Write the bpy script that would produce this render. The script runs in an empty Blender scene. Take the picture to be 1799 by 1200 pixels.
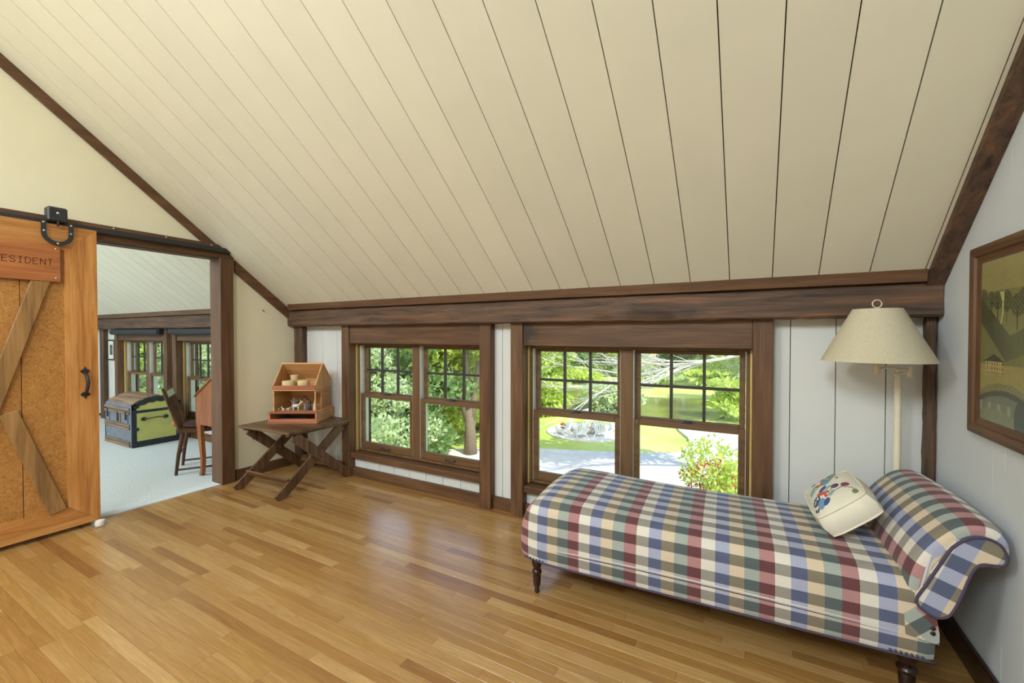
import bpy, math, random
import numpy as np
from mathutils import Vector, Matrix
random.seed(7)
scn = bpy.context.scene
COL = scn.collection
PI = math.pi

# ------------------------------------------------------------------ camera
H_EYE = 1.35
F_PX, YAW, PITCH = 755.28, 0.5105, -0.0158
cam_d = bpy.data.cameras.new('camera'); cam = bpy.data.objects.new('camera', cam_d); COL.objects.link(cam)
cam_d.sensor_width = 36.0; cam_d.lens = F_PX * 36.0 / 1799.0
cam_d.clip_start = 0.05; cam_d.clip_end = 400
cam.location = (0, 0, H_EYE); cam.rotation_euler = (PI/2 + PITCH, 0, YAW)
scn.camera = cam

# ------------------------------------------------------------------ world, sun, fill lamps
world = bpy.data.worlds.new('sky'); scn.world = world; world.use_nodes = True
wn = world.node_tree.nodes; wl = world.node_tree.links
bg = wn['Background']; sky = wn.new('ShaderNodeTexSky')
sky.sky_type = 'NISHITA'; sky.sun_disc = False; sky.sun_elevation = math.radians(55); sky.sun_rotation = math.radians(150)
wl.new(sky.outputs[0], bg.inputs[0]); bg.inputs[1].default_value = 0.50

def light(name, kind, loc, rot, energy, color=(1, 1, 1), **kw):
    d = bpy.data.lights.new(name, kind); d.energy = energy; d.color = color
    for k, v in kw.items(): setattr(d, k, v)
    o = bpy.data.objects.new(name, d); COL.objects.link(o); o.location = loc; o.rotation_euler = rot
    return o
light('sun', 'SUN', (6, -6, 20), (math.radians(14.5), math.radians(39.8), 0), 6.0, (1, .96, .88), angle=.01)
# added fill lamps in made-up roof openings of the opposite slope, behind the camera
WIN_BACK = [(-3.3, -1.9), (-1.45, -.05), (-8.45, -7.05), (-6.6, -5.2)]
FILL_OPENINGS = [(-3.5, -2.5), (-1.3, -.3), (-8.2, -7.2), (-6.1, -5.1)]
for a, b in FILL_OPENINGS:
    light('roof_fill_lamp', 'AREA', ((a+b)/2, -2.06, 3.34), (math.radians(38.2), 0, 0), 103, (.85, .965, 1.0),
          shape='RECTANGLE', size=.96, size_y=1.05)

vs = scn.view_settings
vs.view_transform = 'Standard'; vs.look = 'None'; vs.gamma = 1; vs.use_curve_mapping = False
vs.exposure = 0.0

# ------------------------------------------------------------------ materials
def S(r, g, b):
    f = lambda c: (c/255/12.92) if c/255 <= .04045 else ((c/255+.055)/1.055)**2.4
    return (f(r), f(g), f(b), 1)
MATS = {}
class NT:
    def __init__(s, name):
        m = bpy.data.materials.new(name); m.use_nodes = True; MATS[name] = m
        s.m = m; s.n = m.node_tree.nodes; s.l = m.node_tree.links; s.p = s.n['Principled BSDF']; s.out = s.n['Material Output']
    def new(s, t, **kw):
        n = s.n.new(t)
        for k, v in kw.items(): setattr(n, k, v)
        return n
    def link(s, a, b): s.l.new(a, b)
    def math(s, op, a, b=None):
        n = s.new('ShaderNodeMath', operation=op)
        for i, x in enumerate((a, b)):
            if x is None: continue
            if isinstance(x, (int, float)): n.inputs[i].default_value = x
            else: s.link(x, n.inputs[i])
        return n.outputs[0]
    def ramp(s, fac, stops, interp='LINEAR'):
        n = s.new('ShaderNodeValToRGB'); e = n.color_ramp.elements; n.color_ramp.interpolation = interp
        while len(e) < len(stops): e.new(.5)
        for q, (p, c) in zip(e, stops): q.position = p; q.color = c
        s.link(fac, n.inputs[0]); return n.outputs[0]
    def mixc(s, fac, a, b, mode='MIX'):
        n = s.new('ShaderNodeMix', data_type='RGBA', blend_type=mode)
        for i, x in ((0, fac), (6, a), (7, b)):
            if isinstance(x, (int, float)): n.inputs[i].default_value = x
            elif isinstance(x, tuple): n.inputs[i].default_value = x
            else: s.link(x, n.inputs[i])
        return n.outputs[2]
    def bump(s, h, strength, dist=.01):
        b = s.new('ShaderNodeBump'); b.inputs['Strength'].default_value = strength; b.inputs['Distance'].default_value = dist
        s.link(h, b.inputs['Height']); s.link(b.outputs[0], s.p.inputs['Normal'])
    def objvec(s, scale, jitter=True, island=False):
        tc = s.new('ShaderNodeTexCoord'); v = tc.outputs['Object']
        r = s.new('ShaderNodeObjectInfo').outputs['Random']
        if island:
            g = s.new('ShaderNodeNewGeometry').outputs['Random Per Island']; r = s.math('FRACT', s.math('ADD', r, g))
        s.rand = r
        if jitter:
            a = s.new('ShaderNodeVectorMath', operation='ADD'); s.link(v, a.inputs[0])
            s.link(s.math('MULTIPLY', r, 57.0), a.inputs[1]); v = a.outputs[0]
        mp = s.new('ShaderNodeMapping'); mp.inputs['Scale'].default_value = scale; s.link(v, mp.inputs['Vector'])
        return mp.outputs[0]
    def noise(s, vec, scale, detail=4, rough=.55, dist=0):
        n = s.new('ShaderNodeTexNoise'); n.inputs['Scale'].default_value = scale; n.inputs['Detail'].default_value = detail
        n.inputs['Roughness'].default_value = rough; n.inputs['Distortion'].default_value = dist
        if vec is not None: s.link(vec, n.inputs['Vector'])
        return n.outputs[0]

def wood(name, cols, axis='x', sc=1.0, rough=.55, bump=.25, island=False, coat=0, vary=.25, spec=.4):
    t = NT(name); along, across = 1.3*sc, 16*sc
    scale = {'x': (along, across, across), 'y': (across, along, across), 'z': (across, across, along)}[axis]
    v = t.objvec(scale, True, island)
    n1 = t.noise(v, 1.6, 7, .6, .6)
    scale2 = {'x': (4, 170, 170), 'y': (170, 4, 170), 'z': (170, 170, 4)}[axis]
    v2 = t.objvec(scale2, True, island); n2 = t.noise(v2, 1.0, 3)
    c = t.ramp(n1, [(.28 + .44*i/(len(cols)-1), q) for i, q in enumerate(cols)])
    c = t.mixc(.35, c, t.ramp(n2, [(.35, (.45, .42, .4, 1)), (.62, (1, 1, 1, 1))]), 'MULTIPLY')
    val = t.math('ADD', t.math('MULTIPLY', t.rand, vary*2), 1-vary)
    cc = t.new('ShaderNodeCombineColor')
    for i in range(3): t.link(val, cc.inputs[i])
    c = t.mixc(1.0, c, cc.outputs[0], 'MULTIPLY')
    t.link(c, t.p.inputs['Base Color']); t.p.inputs['Roughness'].default_value = rough
    t.p.inputs['Specular IOR Level'].default_value = spec
    if coat: t.p.inputs['Coat Weight'].default_value = coat; t.p.inputs['Coat Roughness'].default_value = .16
    t.bump(n2, bump, .004)
    return t.m
def plain(name, col, rough=.6, var=.06, nscale=9, bump=0, metal=0, spec=.4):
    t = NT(name); v = t.objvec((1, 1, 1)); n = t.noise(v, nscale, 5)
    a = tuple(min(1, x*(1+var)) for x in col[:3]) + (1,); b = tuple(x*(1-var) for x in col[:3]) + (1,)
    t.link(t.ramp(n, [(.3, b), (.7, a)]), t.p.inputs['Base Color'])
    t.p.inputs['Roughness'].default_value = rough; t.p.inputs['Metallic'].default_value = metal; t.p.inputs['Specular IOR Level'].default_value = spec
    if bump: t.bump(n, bump, .01)
    return t.m

DK = [S(58, 38, 26), S(98, 66, 45), S(126, 90, 64)]
for ax in 'xyz':
    wood('beam_'+ax, [S(50, 36, 28), S(80, 60, 46), S(100, 74, 55), S(130, 86, 56)], ax, 1.0, .62, .5, vary=.08)
    wood('stain_'+ax, [S(74, 50, 30), S(100, 68, 43), S(120, 86, 57)], ax, .7, .5, .3, vary=.10)
    wood('oak_'+ax, [S(150, 92, 42), S(190, 128, 66), S(206, 150, 88)], ax, .8, .5, .25, vary=.12)
    wood('table_'+ax, [S(58, 38, 26), S(104, 74, 48), S(128, 98, 66)], ax, 1, .45, .3, vary=.10)
    wood('toy_'+ax, [S(190, 132, 82), S(212, 160, 106), S(222, 176, 124)], ax, .8, .6, .2, vary=.08)
    wood('desk_'+ax, [S(112, 62, 30), S(146, 86, 46), S(166, 106, 60)], ax, .9, .4, .2, vary=.08)
    wood('sash_'+ax, [S(86, 60, 36), S(110, 80, 50), S(124, 94, 62)], ax, .6, .45, .15, vary=.05)
    wood('slat_'+ax, [S(92, 74, 60), S(140, 112, 88), S(164, 136, 108)], ax, 1, .6, .3, vary=.12)
wood('toyred_x', [S(150, 82, 56), S(178, 104, 74), S(192, 120, 88)], 'x', .8, .55, .2)
wood('sign_y', [S(128, 72, 36), S(158, 94, 50), S(176, 110, 62)], 'y', .9, .5, .2)
wood('chair_z', [S(52, 30, 20), S(88, 56, 36), S(112, 78, 50)], 'z', 1, .4, .2)
wood('leg_z', [S(26, 14, 10), S(44, 24, 18), S(60, 36, 26)], 'z', 1, .25, .1)
wood('brace_z', [S(104, 76, 44), S(158, 116, 68), S(178, 138, 88)], 'z', .7, .55, .3, vary=.08)
wood('jamb_z', [S(176, 140, 70), S(206, 176, 104), S(216, 190, 124)], 'z', .5, .55, .2)

def marked_header():
    m = wood('header_marked', [S(74, 50, 30), S(100, 68, 43), S(120, 86, 57)], 'x', .7, .5, .3, vary=.10); nt = m.node_tree; p = nt.nodes['Principled BSDF']
    src = p.inputs['Base Color'].links[0].from_socket; tc = nt.nodes.new('ShaderNodeTexCoord'); sx = nt.nodes.new('ShaderNodeSeparateXYZ'); no = nt.nodes.new('ShaderNodeTexNoise'); no.inputs['Scale'].default_value = 9
    nt.links.new(tc.outputs['Object'], sx.inputs[0]); nt.links.new(tc.outputs['Object'], no.inputs['Vector'])
    ad = nt.nodes.new('ShaderNodeMath'); ad.operation = 'MULTIPLY_ADD'; ad.inputs[1].default_value = .25; nt.links.new(no.outputs[0], ad.inputs[0]); nt.links.new(sx.outputs[0], ad.inputs[2])
    mr = nt.nodes.new('ShaderNodeMapRange'); mr.inputs[1].default_value = -.56; mr.inputs[2].default_value = -.47; mr.inputs[3].default_value = .8; mr.inputs[4].default_value = 0; nt.links.new(ad.outputs[0], mr.inputs[0])
    mx = nt.nodes.new('ShaderNodeMix'); mx.data_type = 'RGBA'; nt.links.new(mr.outputs[0], mx.inputs[0]); nt.links.new(src, mx.inputs[6]); mx.inputs[7].default_value = S(38, 30, 24); nt.links.new(mx.outputs[2], p.inputs['Base Color'])
marked_header()
def floor_mat():
    t = NT('floor_oak'); v = t.objvec((1.1, 17, 17), True, True)
    n1 = t.noise(v, 1.5, 8, .62, 1.1); v2 = t.objvec((5, 210, 210), True, True); n2 = t.noise(v2, 1, 3)
    base = t.ramp(t.rand, [(0, S(160, 116, 62)), (.2, S(184, 142, 82)), (.45, S(170, 126, 70)), (.7, S(200, 162, 106)), (.85, S(176, 134, 78)), (1, S(150, 104, 56))])
    c = t.mixc(.8, base, t.ramp(n1, [(.30, (.60, .53, .44, 1)), (.42, (.92, .9, .86, 1)), (.50, (.74, .68, .60, 1)), (.62, (1, 1, 1, 1))]), 'MULTIPLY')
    c = t.mixc(.25, c, t.ramp(n2, [(.35, (.5, .45, .4, 1)), (.6, (1, 1, 1, 1))]), 'MULTIPLY')
    t.link(c, t.p.inputs['Base Color']); t.p.inputs['Roughness'].default_value = .33
    t.p.inputs['Coat Weight'].default_value = .5; t.p.inputs['Coat Roughness'].default_value = .2
    t.bump(n2, .08, .002)
floor_mat()

def paint(name, col, axis):
    t = NT(name); sc = {'z': (60, 60, 2.5), 's': (60, 2.5, 2.5)}[axis]
    v = t.objvec(sc); n = t.noise(v, 1, 4); k = t.rand
    v2 = t.objvec((1.5, 1.5, 1.5)); n2 = t.noise(v2, 1.6, 4)
    c = t.ramp(n2, [(.3, tuple(x*.94 for x in col[:3])+(1,)), (.7, col)])
    val = t.math('ADD', t.math('MULTIPLY', k, .05), .96); cc = t.new('ShaderNodeCombineColor')
    for i in range(3): t.link(val, cc.inputs[i])
    c = t.mixc(1.0, c, cc.outputs[0], 'MULTIPLY'); t.link(c, t.p.inputs['Base Color']); t.p.inputs['Roughness'].default_value = .5
    t.bump(n, .10, .003)
paint('ceiling_paint', S(226, 219, 199), 's')
paint('board_paint', S(216, 215, 211), 'z')

def plaster(name, col, streak=False):
    t = NT(name); v = t.objvec((1, 1, 1), False); n = t.noise(v, 3, 5); f = t.noise(v, 45, 4)
    c = t.ramp(n, [(.3, tuple(x*.94 for x in col[:3])+(1,)), (.7, col)])
    if streak:
        vv = t.objvec((10, 46, 3.2), False); s_ = t.noise(vv, 1, 2, .4, .4)
        c = t.mixc(t.ramp(s_, [(.70, (0, 0, 0, 1)), (.76, (.5, .5, .5, 1))]), c, (.85, .86, .86, 1))
    t.link(c, t.p.inputs['Base Color']); t.p.inputs['Roughness'].default_value = .7; t.bump(f, .18, .004)
plaster('plaster_cream', S(226, 216, 186)); plaster('plaster_white', S(206, 209, 212), True)
plain('groove', S(70, 46, 30), .9)
plain('black_iron', S(38, 38, 40), .45, spec=.5); plain('steel', S(190, 190, 186), .3, metal=.9)
plain('muntin', S(54, 50, 46), .5); plain('liner', S(206, 208, 200), .5); plain('lock_metal', S(70, 74, 84), .35, metal=.4)
plain('shade_roll', S(52, 52, 54), .8)
plain('lamp_cream', S(226, 216, 190), .4); plain('cream_thread', S(222, 214, 196), .8)
plain('black_paint', S(44, 52, 58), .5, .25, 30, .2); plain('tin', S(122, 128, 140), .45, .2, 14, .1, .35)
plain('yellow_board', S(206, 206, 120), .55, .10, 6); plain('label_pale', S(196, 214, 186), .5)
plain('cushion_dark', S(70, 38, 34), .8, .2, 30, .2); plain('orange_ball', S(210, 110, 60), .6)
plain('straw', S(214, 190, 140), .9, .18, 60, .5); plain('white_clay', S(220, 208, 190), .6); plain('grey_clay', S(120, 128, 136), .6)
plain('dark_clay', S(48, 52, 56), .5); plain('olive_clay', S(150, 146, 84), .6); plain('rose_clay', S(196, 150, 130), .6)
plain('piping_dark', S(74, 62, 82), .8); plain('piping_light', S(200, 196, 196), .8); plain('carpet', S(204, 210, 212), .95, .10, 90, .6)
plain('mount_paper', S(220, 218, 208), .8); plain('print_dark', S(92, 100, 98), .8, .5, 22)
plain('white_chair', S(236, 236, 232), .5); plain('brown_cushion', S(150, 104, 72), .8)
plain('bark', S(120, 104, 86), .9, .3, 30, .6); plain('dead_bark', S(196, 190, 182), .9, .2, 30, .4); plain('stone', S(176, 170, 164), .9, .25, 7, .4)
plain('gravel', S(212, 206, 196), .95, .10, 3, .3); plain('knob_white', S(226, 220, 204), .5)
plain('exterior', S(120, 96, 76), .8)

def glass():
    t = NT('window_glass'); t.n.remove(t.p)
    tr = t.new('ShaderNodeBsdfTransparent'); gl = t.new('ShaderNodeBsdfGlossy'); gl.inputs['Roughness'].default_value = .02
    fr = t.new('ShaderNodeFresnel'); bf = t.new('ShaderNodeNewGeometry').outputs['Backfacing']; t.link(t.math('SUBTRACT', 1.45, t.math('MULTIPLY', bf, 1.45-1/1.45)), fr.inputs[0]); mx = t.new('ShaderNodeMixShader')
    tr.inputs[0].default_value = (.95, .97, .96, 1)
    t.link(fr.outputs[0], mx.inputs[0]); t.link(tr.outputs[0], mx.inputs[1]); t.link(gl.outputs[0], mx.inputs[2]); t.link(mx.outputs[0], t.out.inputs[0])
glass()
def shade_mat():
    t = NT('lamp_shade_linen'); v = t.objvec((1, 1, 1)); n = t.noise(v, 260, 3)
    c = t.ramp(n, [(.3, S(206, 194, 164)), (.7, S(228, 218, 192))]); t.link(c, t.p.inputs['Base Color']); t.p.inputs['Roughness'].default_value = .9
    tl = t.new('ShaderNodeBsdfTranslucent'); t.link(c, tl.inputs[0]); mx = t.new('ShaderNodeMixShader'); mx.inputs[0].default_value = .22
    t.link(t.p.outputs[0], mx.inputs[1]); t.link(tl.outputs[0], mx.inputs[2]); t.link(mx.outputs[0], t.out.inputs[0]); t.bump(n, .2, .002)
shade_mat()
def leaf(name, stops):
    t = NT(name); r = t.new('ShaderNodeNewGeometry').outputs['Random Per Island']
    c = t.ramp(r, [(i/(len(stops)-1), q) for i, q in enumerate(stops)]); t.link(c, t.p.inputs['Base Color'])
    t.p.inputs['Roughness'].default_value = .55; t.p.inputs['Specular IOR Level'].default_value = .25
    tl = t.new('ShaderNodeBsdfTranslucent'); t.link(c, tl.inputs[0]); mx = t.new('ShaderNodeMixShader'); mx.inputs[0].default_value = .45
    t.link(t.p.outputs[0], mx.inputs[1]); t.link(tl.outputs[0], mx.inputs[2]); t.link(mx.outputs[0], t.out.inputs[0])
leaf('leaf_bright', [S(186, 206, 84), S(216, 228, 120), S(166, 192, 76), S(226, 234, 150)])
leaf('leaf_mid', [S(140, 172, 86), S(176, 200, 112), S(120, 154, 78), S(196, 214, 140)])
leaf('leaf_dark', [S(98, 132, 78), S(132, 164, 96), S(110, 144, 84), S(156, 182, 118)])
leaf('leaf_pale', [S(184, 202, 146), S(206, 218, 168), S(164, 186, 124), S(220, 228, 184)])
leaf('flower_red', [S(214, 70, 44), S(232, 104, 60), S(196, 56, 48), S(226, 134, 80)])
leaf('flower_pink', [S(200, 150, 176), S(220, 176, 196), S(180, 130, 160)])
def lawn_mat():
    t = NT('lawn'); v = t.objvec((1, 1, 1), False); n = t.noise(v, .35, 5); f = t.noise(v, 14, 5)
    c = t.ramp(n, [(.3, S(168, 190, 84)), (.55, S(200, 212, 112)), (.75, S(214, 216, 138))])
    c = t.mixc(.5, c, t.ramp(f, [(.3, (.6, .62, .5, 1)), (.65, (1, 1, 1, 1))]), 'MULTIPLY')
    t.link(c, t.p.inputs['Base Color']); t.p.inputs['Roughness'].default_value = .9; t.bump(f, .5, .05)
lawn_mat()
def pond_mat():
    t = NT('pond_water'); v = t.objvec((1, 1, 1), False); n = t.noise(v, 2.2, 3); m_ = t.noise(v, .3, 4)
    t.link(t.ramp(m_, [(.35, S(96, 100, 52)), (.65, S(132, 134, 72))]), t.p.inputs['Base Color']); t.p.inputs['Roughness'].default_value = .12
    t.bump(n, .05, .05)
pond_mat()
def plaid():
    t = NT('plaid_fabric'); uv = t.new('ShaderNodeUVMap').outputs[0]; sp = t.new('ShaderNodeSeparateXYZ'); t.link(uv, sp.inputs[0])
    cu = t.math('FLOOR', t.math('DIVIDE', sp.outputs[0], .0546)); k = t.math('DIVIDE', t.math('ADD', t.math('FLOORED_MODULO', cu, 5.0), .5), 5.0)
    rv = t.math('FLOORED_MODULO', t.math('FLOOR', t.math('DIVIDE', sp.outputs[1], .0435)), 2.0)
    light_ = [S(172, 126, 126), S(218, 210, 198), S(164, 166, 188), S(210, 190, 164), S(160, 166, 158)]
    dark_ = [S(98, 56, 58), S(146, 140, 130), S(84, 90, 118), S(126, 116, 98), S(84, 92, 92)]
    a = t.ramp(k, [(i/5, c) for i, c in enumerate(light_)], 'CONSTANT'); b = t.ramp(k, [(i/5, c) for i, c in enumerate(dark_)], 'CONSTANT')
    c = t.mixc(rv, a, b)
    v = t.objvec((1, 1, 1)); n = t.noise(v, 420, 2); c = t.mixc(.3, c, t.ramp(n, [(.3, (.7, .7, .7, 1)), (.6, (1, 1, 1, 1))]), 'MULTIPLY')
    t.link(c, t.p.inputs['Base Color']); t.p.inputs['Roughness'].default_value = .9; t.p.inputs['Sheen Weight'].default_value = .15
    t.bump(n, .15, .002)
plaid()
def door_panel():
    t = NT('burl_panel'); v = t.objvec((1, 1, 1)); n = t.noise(v, 34, 6, .6, 2.4); m_ = t.noise(v, 4, 3)
    c = t.ramp(n, [(.34, S(150, 98, 42)), (.5, S(178, 124, 60)), (.66, S(190, 138, 74))])
    c = t.mixc(.4, c, t.ramp(m_, [(.3, (.72, .66, .6, 1)), (.7, (1, 1, 1, 1))]), 'MULTIPLY')
    t.link(c, t.p.inputs['Base Color']); t.p.inputs['Roughness'].default_value = .5; t.bump(n, .1, .003)
door_panel()
def vcol_mat():
    t = NT('painting_print'); a = t.new('ShaderNodeVertexColor', layer_name='paint'); v = t.objvec((1, 1, 1)); n = t.noise(v, 60, 5)
    t.link(t.mixc(.35, a.outputs[0], t.ramp(n, [(.3, (.6, .6, .6, 1)), (.65, (1, 1, 1, 1))]), 'MULTIPLY'), t.p.inputs['Base Color'])
    t.p.inputs['Roughness'].default_value = .35
vcol_mat()

# ------------------------------------------------------------------ mesh helpers
OFF = {}
class MB:
    def __init__(s): s.v = []; s.f = []; s.uv = None
    def add(s, vs_, fs):
        b = len(s.v); s.v += [tuple(x) for x in vs_]; s.f += [tuple(i+b for i in f) for f in fs]; return s
    def box(s, x0, x1, y0, y1, z0, z1):
        return s.add([(x, y, z) for z in (z0, z1) for y in (y0, y1) for x in (x0, x1)],
                     [(0, 2, 3, 1), (4, 5, 7, 6), (0, 1, 5, 4), (2, 6, 7, 3), (0, 4, 6, 2), (1, 3, 7, 5)])
    def cbox(s, x0, x1, y0, y1, z0, z1, c=.003, M=None):
        c = min(c, (x1-x0)*.45, (y1-y0)*.45, (z1-z0)*.45)
        lo = (x0, y0, z0); hi = (x1, y1, z1); vs_ = []; idx = {}
        for sx in (0, 1):
            for sy in (0, 1):
                for sz in (0, 1):
                    sg = (sx, sy, sz)
                    for ax in range(3):
                        p = [(hi[i]-(0 if i == ax else c)) if sg[i] else (lo[i]+(0 if i == ax else c)) for i in range(3)]
                        idx[(sg, ax)] = len(vs_); vs_.append(tuple(p))
        fs = []
        for ax in range(3):
            o = [i for i in range(3) if i != ax]
            for sd in (0, 1):
                q = []
                for a, b in ((0, 0), (1, 0), (1, 1), (0, 1)):
                    sg = [0, 0, 0]; sg[ax] = sd; sg[o[0]] = a; sg[o[1]] = b; q.append(idx[(tuple(sg), ax)])
                fs.append(tuple(q))
            for a in (0, 1):
                for b in (0, 1):
                    s0 = [0, 0, 0]; s1 = [0, 0, 0]; s0[o[0]] = s1[o[0]] = a; s0[o[1]] = s1[o[1]] = b; s1[ax] = 1
                    s0, s1 = tuple(s0), tuple(s1)
                    fs.append((idx[(s0, o[0])], idx[(s1, o[0])], idx[(s1, o[1])], idx[(s0, o[1])]))
        for sx in (0, 1):
            for sy in (0, 1):
                for sz in (0, 1): fs.append(tuple(idx[((sx, sy, sz), a)] for a in range(3)))
        if M is not None: vs_ = [tuple(M @ Vector(v)) for v in vs_]
        return s.add(vs_, fs)
    def prism(s, poly, axis, a, b):
        """poly: 2-D outline in the two other axes (in axis order), extruded from a to b."""
        def P(q, w):
            return {'x': (w, q[0], q[1]), 'y': (q[0], w, q[1]), 'z': (q[0], q[1], w)}[axis]
        n = len(poly)
        return s.add([P(q, a) for q in poly] + [P(q, b) for q in poly],
                     [tuple(range(n-1, -1, -1)), tuple(range(n, 2*n))] + [(i, (i+1) % n, n+(i+1) % n, n+i) for i in range(n)])
    def tube(s, pts, r, n=8, cap=True, flat=None):
        pts = [Vector(p) for p in pts]; rs = r if isinstance(r, (list, tuple)) else [r]*len(pts); rings = []; up = None
        b = len(s.v)
        for i, p in enumerate(pts):
            t = (pts[min(i+1, len(pts)-1)] - pts[max(i-1, 0)])
            t = t.normalized() if t.length > 1e-9 else Vector((0, 0, 1))
            if up is None: up = Vector((0, 0, 1)) if abs(t.z) < .9 else Vector((1, 0, 0))
            x = t.cross(up)
            if x.length < 1e-6: x = t.cross(Vector((0, 1, 0)))
            x.normalize(); y = x.cross(t).normalized(); up = y
            for k in range(n):
                a = 2*PI*k/n; s.v.append(tuple(p + x*math.cos(a)*rs[i] + y*math.sin(a)*rs[i]*(flat or 1)))
        for i in range(len(pts)-1):
            for k in range(n):
                s.f.append((b+i*n+k, b+i*n+(k+1) % n, b+(i+1)*n+(k+1) % n, b+(i+1)*n+k))
        if cap:
            s.f.append(tuple(b+k for k in range(n-1, -1, -1))); s.f.append(tuple(b+(len(pts)-1)*n+k for k in range(n)))
        return s
    def lathe(s, prof, c, n=16, axis='z', cap=True):
        b = len(s.v)
        for r, h in prof:
            for k in range(n):
                a = 2*PI*k/n; u, w = r*math.cos(a), r*math.sin(a)
                q = {'z': (u, w, h), 'x': (h, u, w), 'y': (u, h, w)}[axis]
                s.v.append((c[0]+q[0], c[1]+q[1], c[2]+q[2]))
        m = len(prof)
        for i in range(m-1):
            for k in range(n): s.f.append((b+i*n+k, b+i*n+(k+1) % n, b+(i+1)*n+(k+1) % n, b+(i+1)*n+k))
        if cap: s.f.append(tuple(b+k for k in range(n-1, -1, -1))); s.f.append(tuple(b+(m-1)*n+k for k in range(n)))
        return s
    def ball(s, c, r, n=10, m=7, sq=(1, 1, 1)):
        b = len(s.v)
        for i in range(m+1):
            ph = PI*i/m
            for k in range(n):
                a = 2*PI*k/n; s.v.append((c[0]+r*sq[0]*math.sin(ph)*math.cos(a), c[1]+r*sq[1]*math.sin(ph)*math.sin(a), c[2]+r*sq[2]*math.cos(ph)))
        for i in range(m):
            for k in range(n): s.f.append((b+i*n+k, b+(i+1)*n+k, b+(i+1)*n+(k+1) % n, b+i*n+(k+1) % n))
        return s
    def bar(s, p, q, w, t, nrm=(0, 0, 1), c=.002):
        """rectangular bar from p to q; w across, t along nrm"""
        p, q = Vector(p), Vector(q); d = (q-p); L = d.length; d.normalize(); n = Vector(nrm); n = (n - d*n.dot(d)).normalized(); x = n.cross(d)
        M = Matrix((( d.x, x.x, n.x, p.x), (d.y, x.y, n.y, p.y), (d.z, x.z, n.z, p.z), (0, 0, 0, 1)))
        return s.cbox(0, L, -w/2, w/2, -t/2, t/2, c, M)
    def hewn(s, x0, x1, y0, y1, z0, z1, axis='x', seg=40, jit=.004, seed=1):
        R = random.Random(seed); lo = [x0, y0, z0]; hi = [x1, y1, z1]; A = 'xyz'.index(axis); o = [i for i in range(3) if i != A]
        c = .010; u0, u1, w0, w1 = lo[o[0]], hi[o[0]], lo[o[1]], hi[o[1]]
        ring = [(u0+c, w0), ((u0+u1)/2, w0), (u1-c, w0), (u1, w0+c), (u1, (w0+w1)/2), (u1, w1-c), (u1-c, w1), ((u0+u1)/2, w1), (u0+c, w1), (u0, w1-c), (u0, (w0+w1)/2), (u0, w0+c)]
        b = len(s.v); n = 12; ph = [R.uniform(0, 6) for _ in ring]
        for i in range(seg+1):
            t = lo[A] + (hi[A]-lo[A])*i/seg
            for k, (u, w) in enumerate(ring):
                j = jit*(math.sin(t*3.1+ph[k])*.6 + R.uniform(-.7, .7)); p = [0, 0, 0]; p[A] = t; p[o[0]] = u+j; p[o[1]] = w+jit*R.uniform(-.6, .6); s.v.append(tuple(p))
        for i in range(seg):
            for k in range(n): s.f.append((b+i*n+k, b+i*n+(k+1) % n, b+(i+1)*n+(k+1) % n, b+(i+1)*n+k))
        s.f.append(tuple(b+k for k in range(n-1, -1, -1))); s.f.append(tuple(b+seg*n+k for k in range(n)))
        return s
    def build(s, name, mat, parent=None, smooth=False, local=False):
        off = OFF.get(parent.name, (0, 0, 0)) if (parent and not local) else (0, 0, 0)
        me = bpy.data.meshes.new(name); me.from_pydata([(x-off[0], y-off[1], z-off[2]) for x, y, z in s.v], [], s.f)
        me.validate(); fix_normals(me)
        me.materials.append(MATS[mat])
        if s.uv:
            ul = me.uv_layers.new(name='UVMap')
            for lp in me.loops: ul.data[lp.index].uv = s.uv[lp.vertex_index]
        if smooth: me.shade_smooth() if smooth is True else smooth_angle(me, smooth)
        o = bpy.data.objects.new(name, me); COL.objects.link(o)
        if parent: o.parent = parent; OFF[o.name] = OFF.get(parent.name, (0, 0, 0))
        return o
def fix_normals(me):
    import bmesh
    bm = bmesh.new(); bm.from_mesh(me); bmesh.ops.recalc_face_normals(bm, faces=bm.faces); bm.to_mesh(me); bm.free()
def smooth_angle(me, ang):
    import bmesh
    bm = bmesh.new(); bm.from_mesh(me)
    for f in bm.faces: f.smooth = True
    for e in bm.edges:
        if len(e.link_faces) == 2 and e.calc_face_angle(0) > ang: e.smooth = False
    bm.to_mesh(me); bm.free()
def tag(o, label=None, cat=None, group=None, kind=None):
    if label: o['label'] = label
    if cat: o['category'] = cat
    if group: o['group'] = group
    if kind: o['kind'] = kind
    return o
def thing(name, label, cat, loc=(0, 0, 0), rz=0, group=None, kind=None, world=True):
    o = bpy.data.objects.new(name, None); COL.objects.link(o); o.location = loc; o.rotation_euler = (0, 0, rz); o.empty_display_size = .1
    OFF[o.name] = tuple(loc) if world else (0, 0, 0)
    return tag(o, label, cat, group, kind)
def copy_tree(o, parent=None):
    c = o.copy(); COL.objects.link(c); c.parent = parent
    for ch in o.children: copy_tree(ch, c)
    return c
def cat_spline(pts, n):
    out = []; P = [Vector(p) for p in pts]
    for i in range(len(P)-1):
        p0 = P[max(i-1, 0)]; p1 = P[i]; p2 = P[i+1]; p3 = P[min(i+2, len(P)-1)]
        for k in range(n):
            t = k/n; out.append(.5*((2*p1)+(p2-p0)*t+(2*p0-5*p1+4*p2-p3)*t*t+(3*p1-p0-3*p2+p3)*t**3))
    out.append(P[-1]); return out

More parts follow.
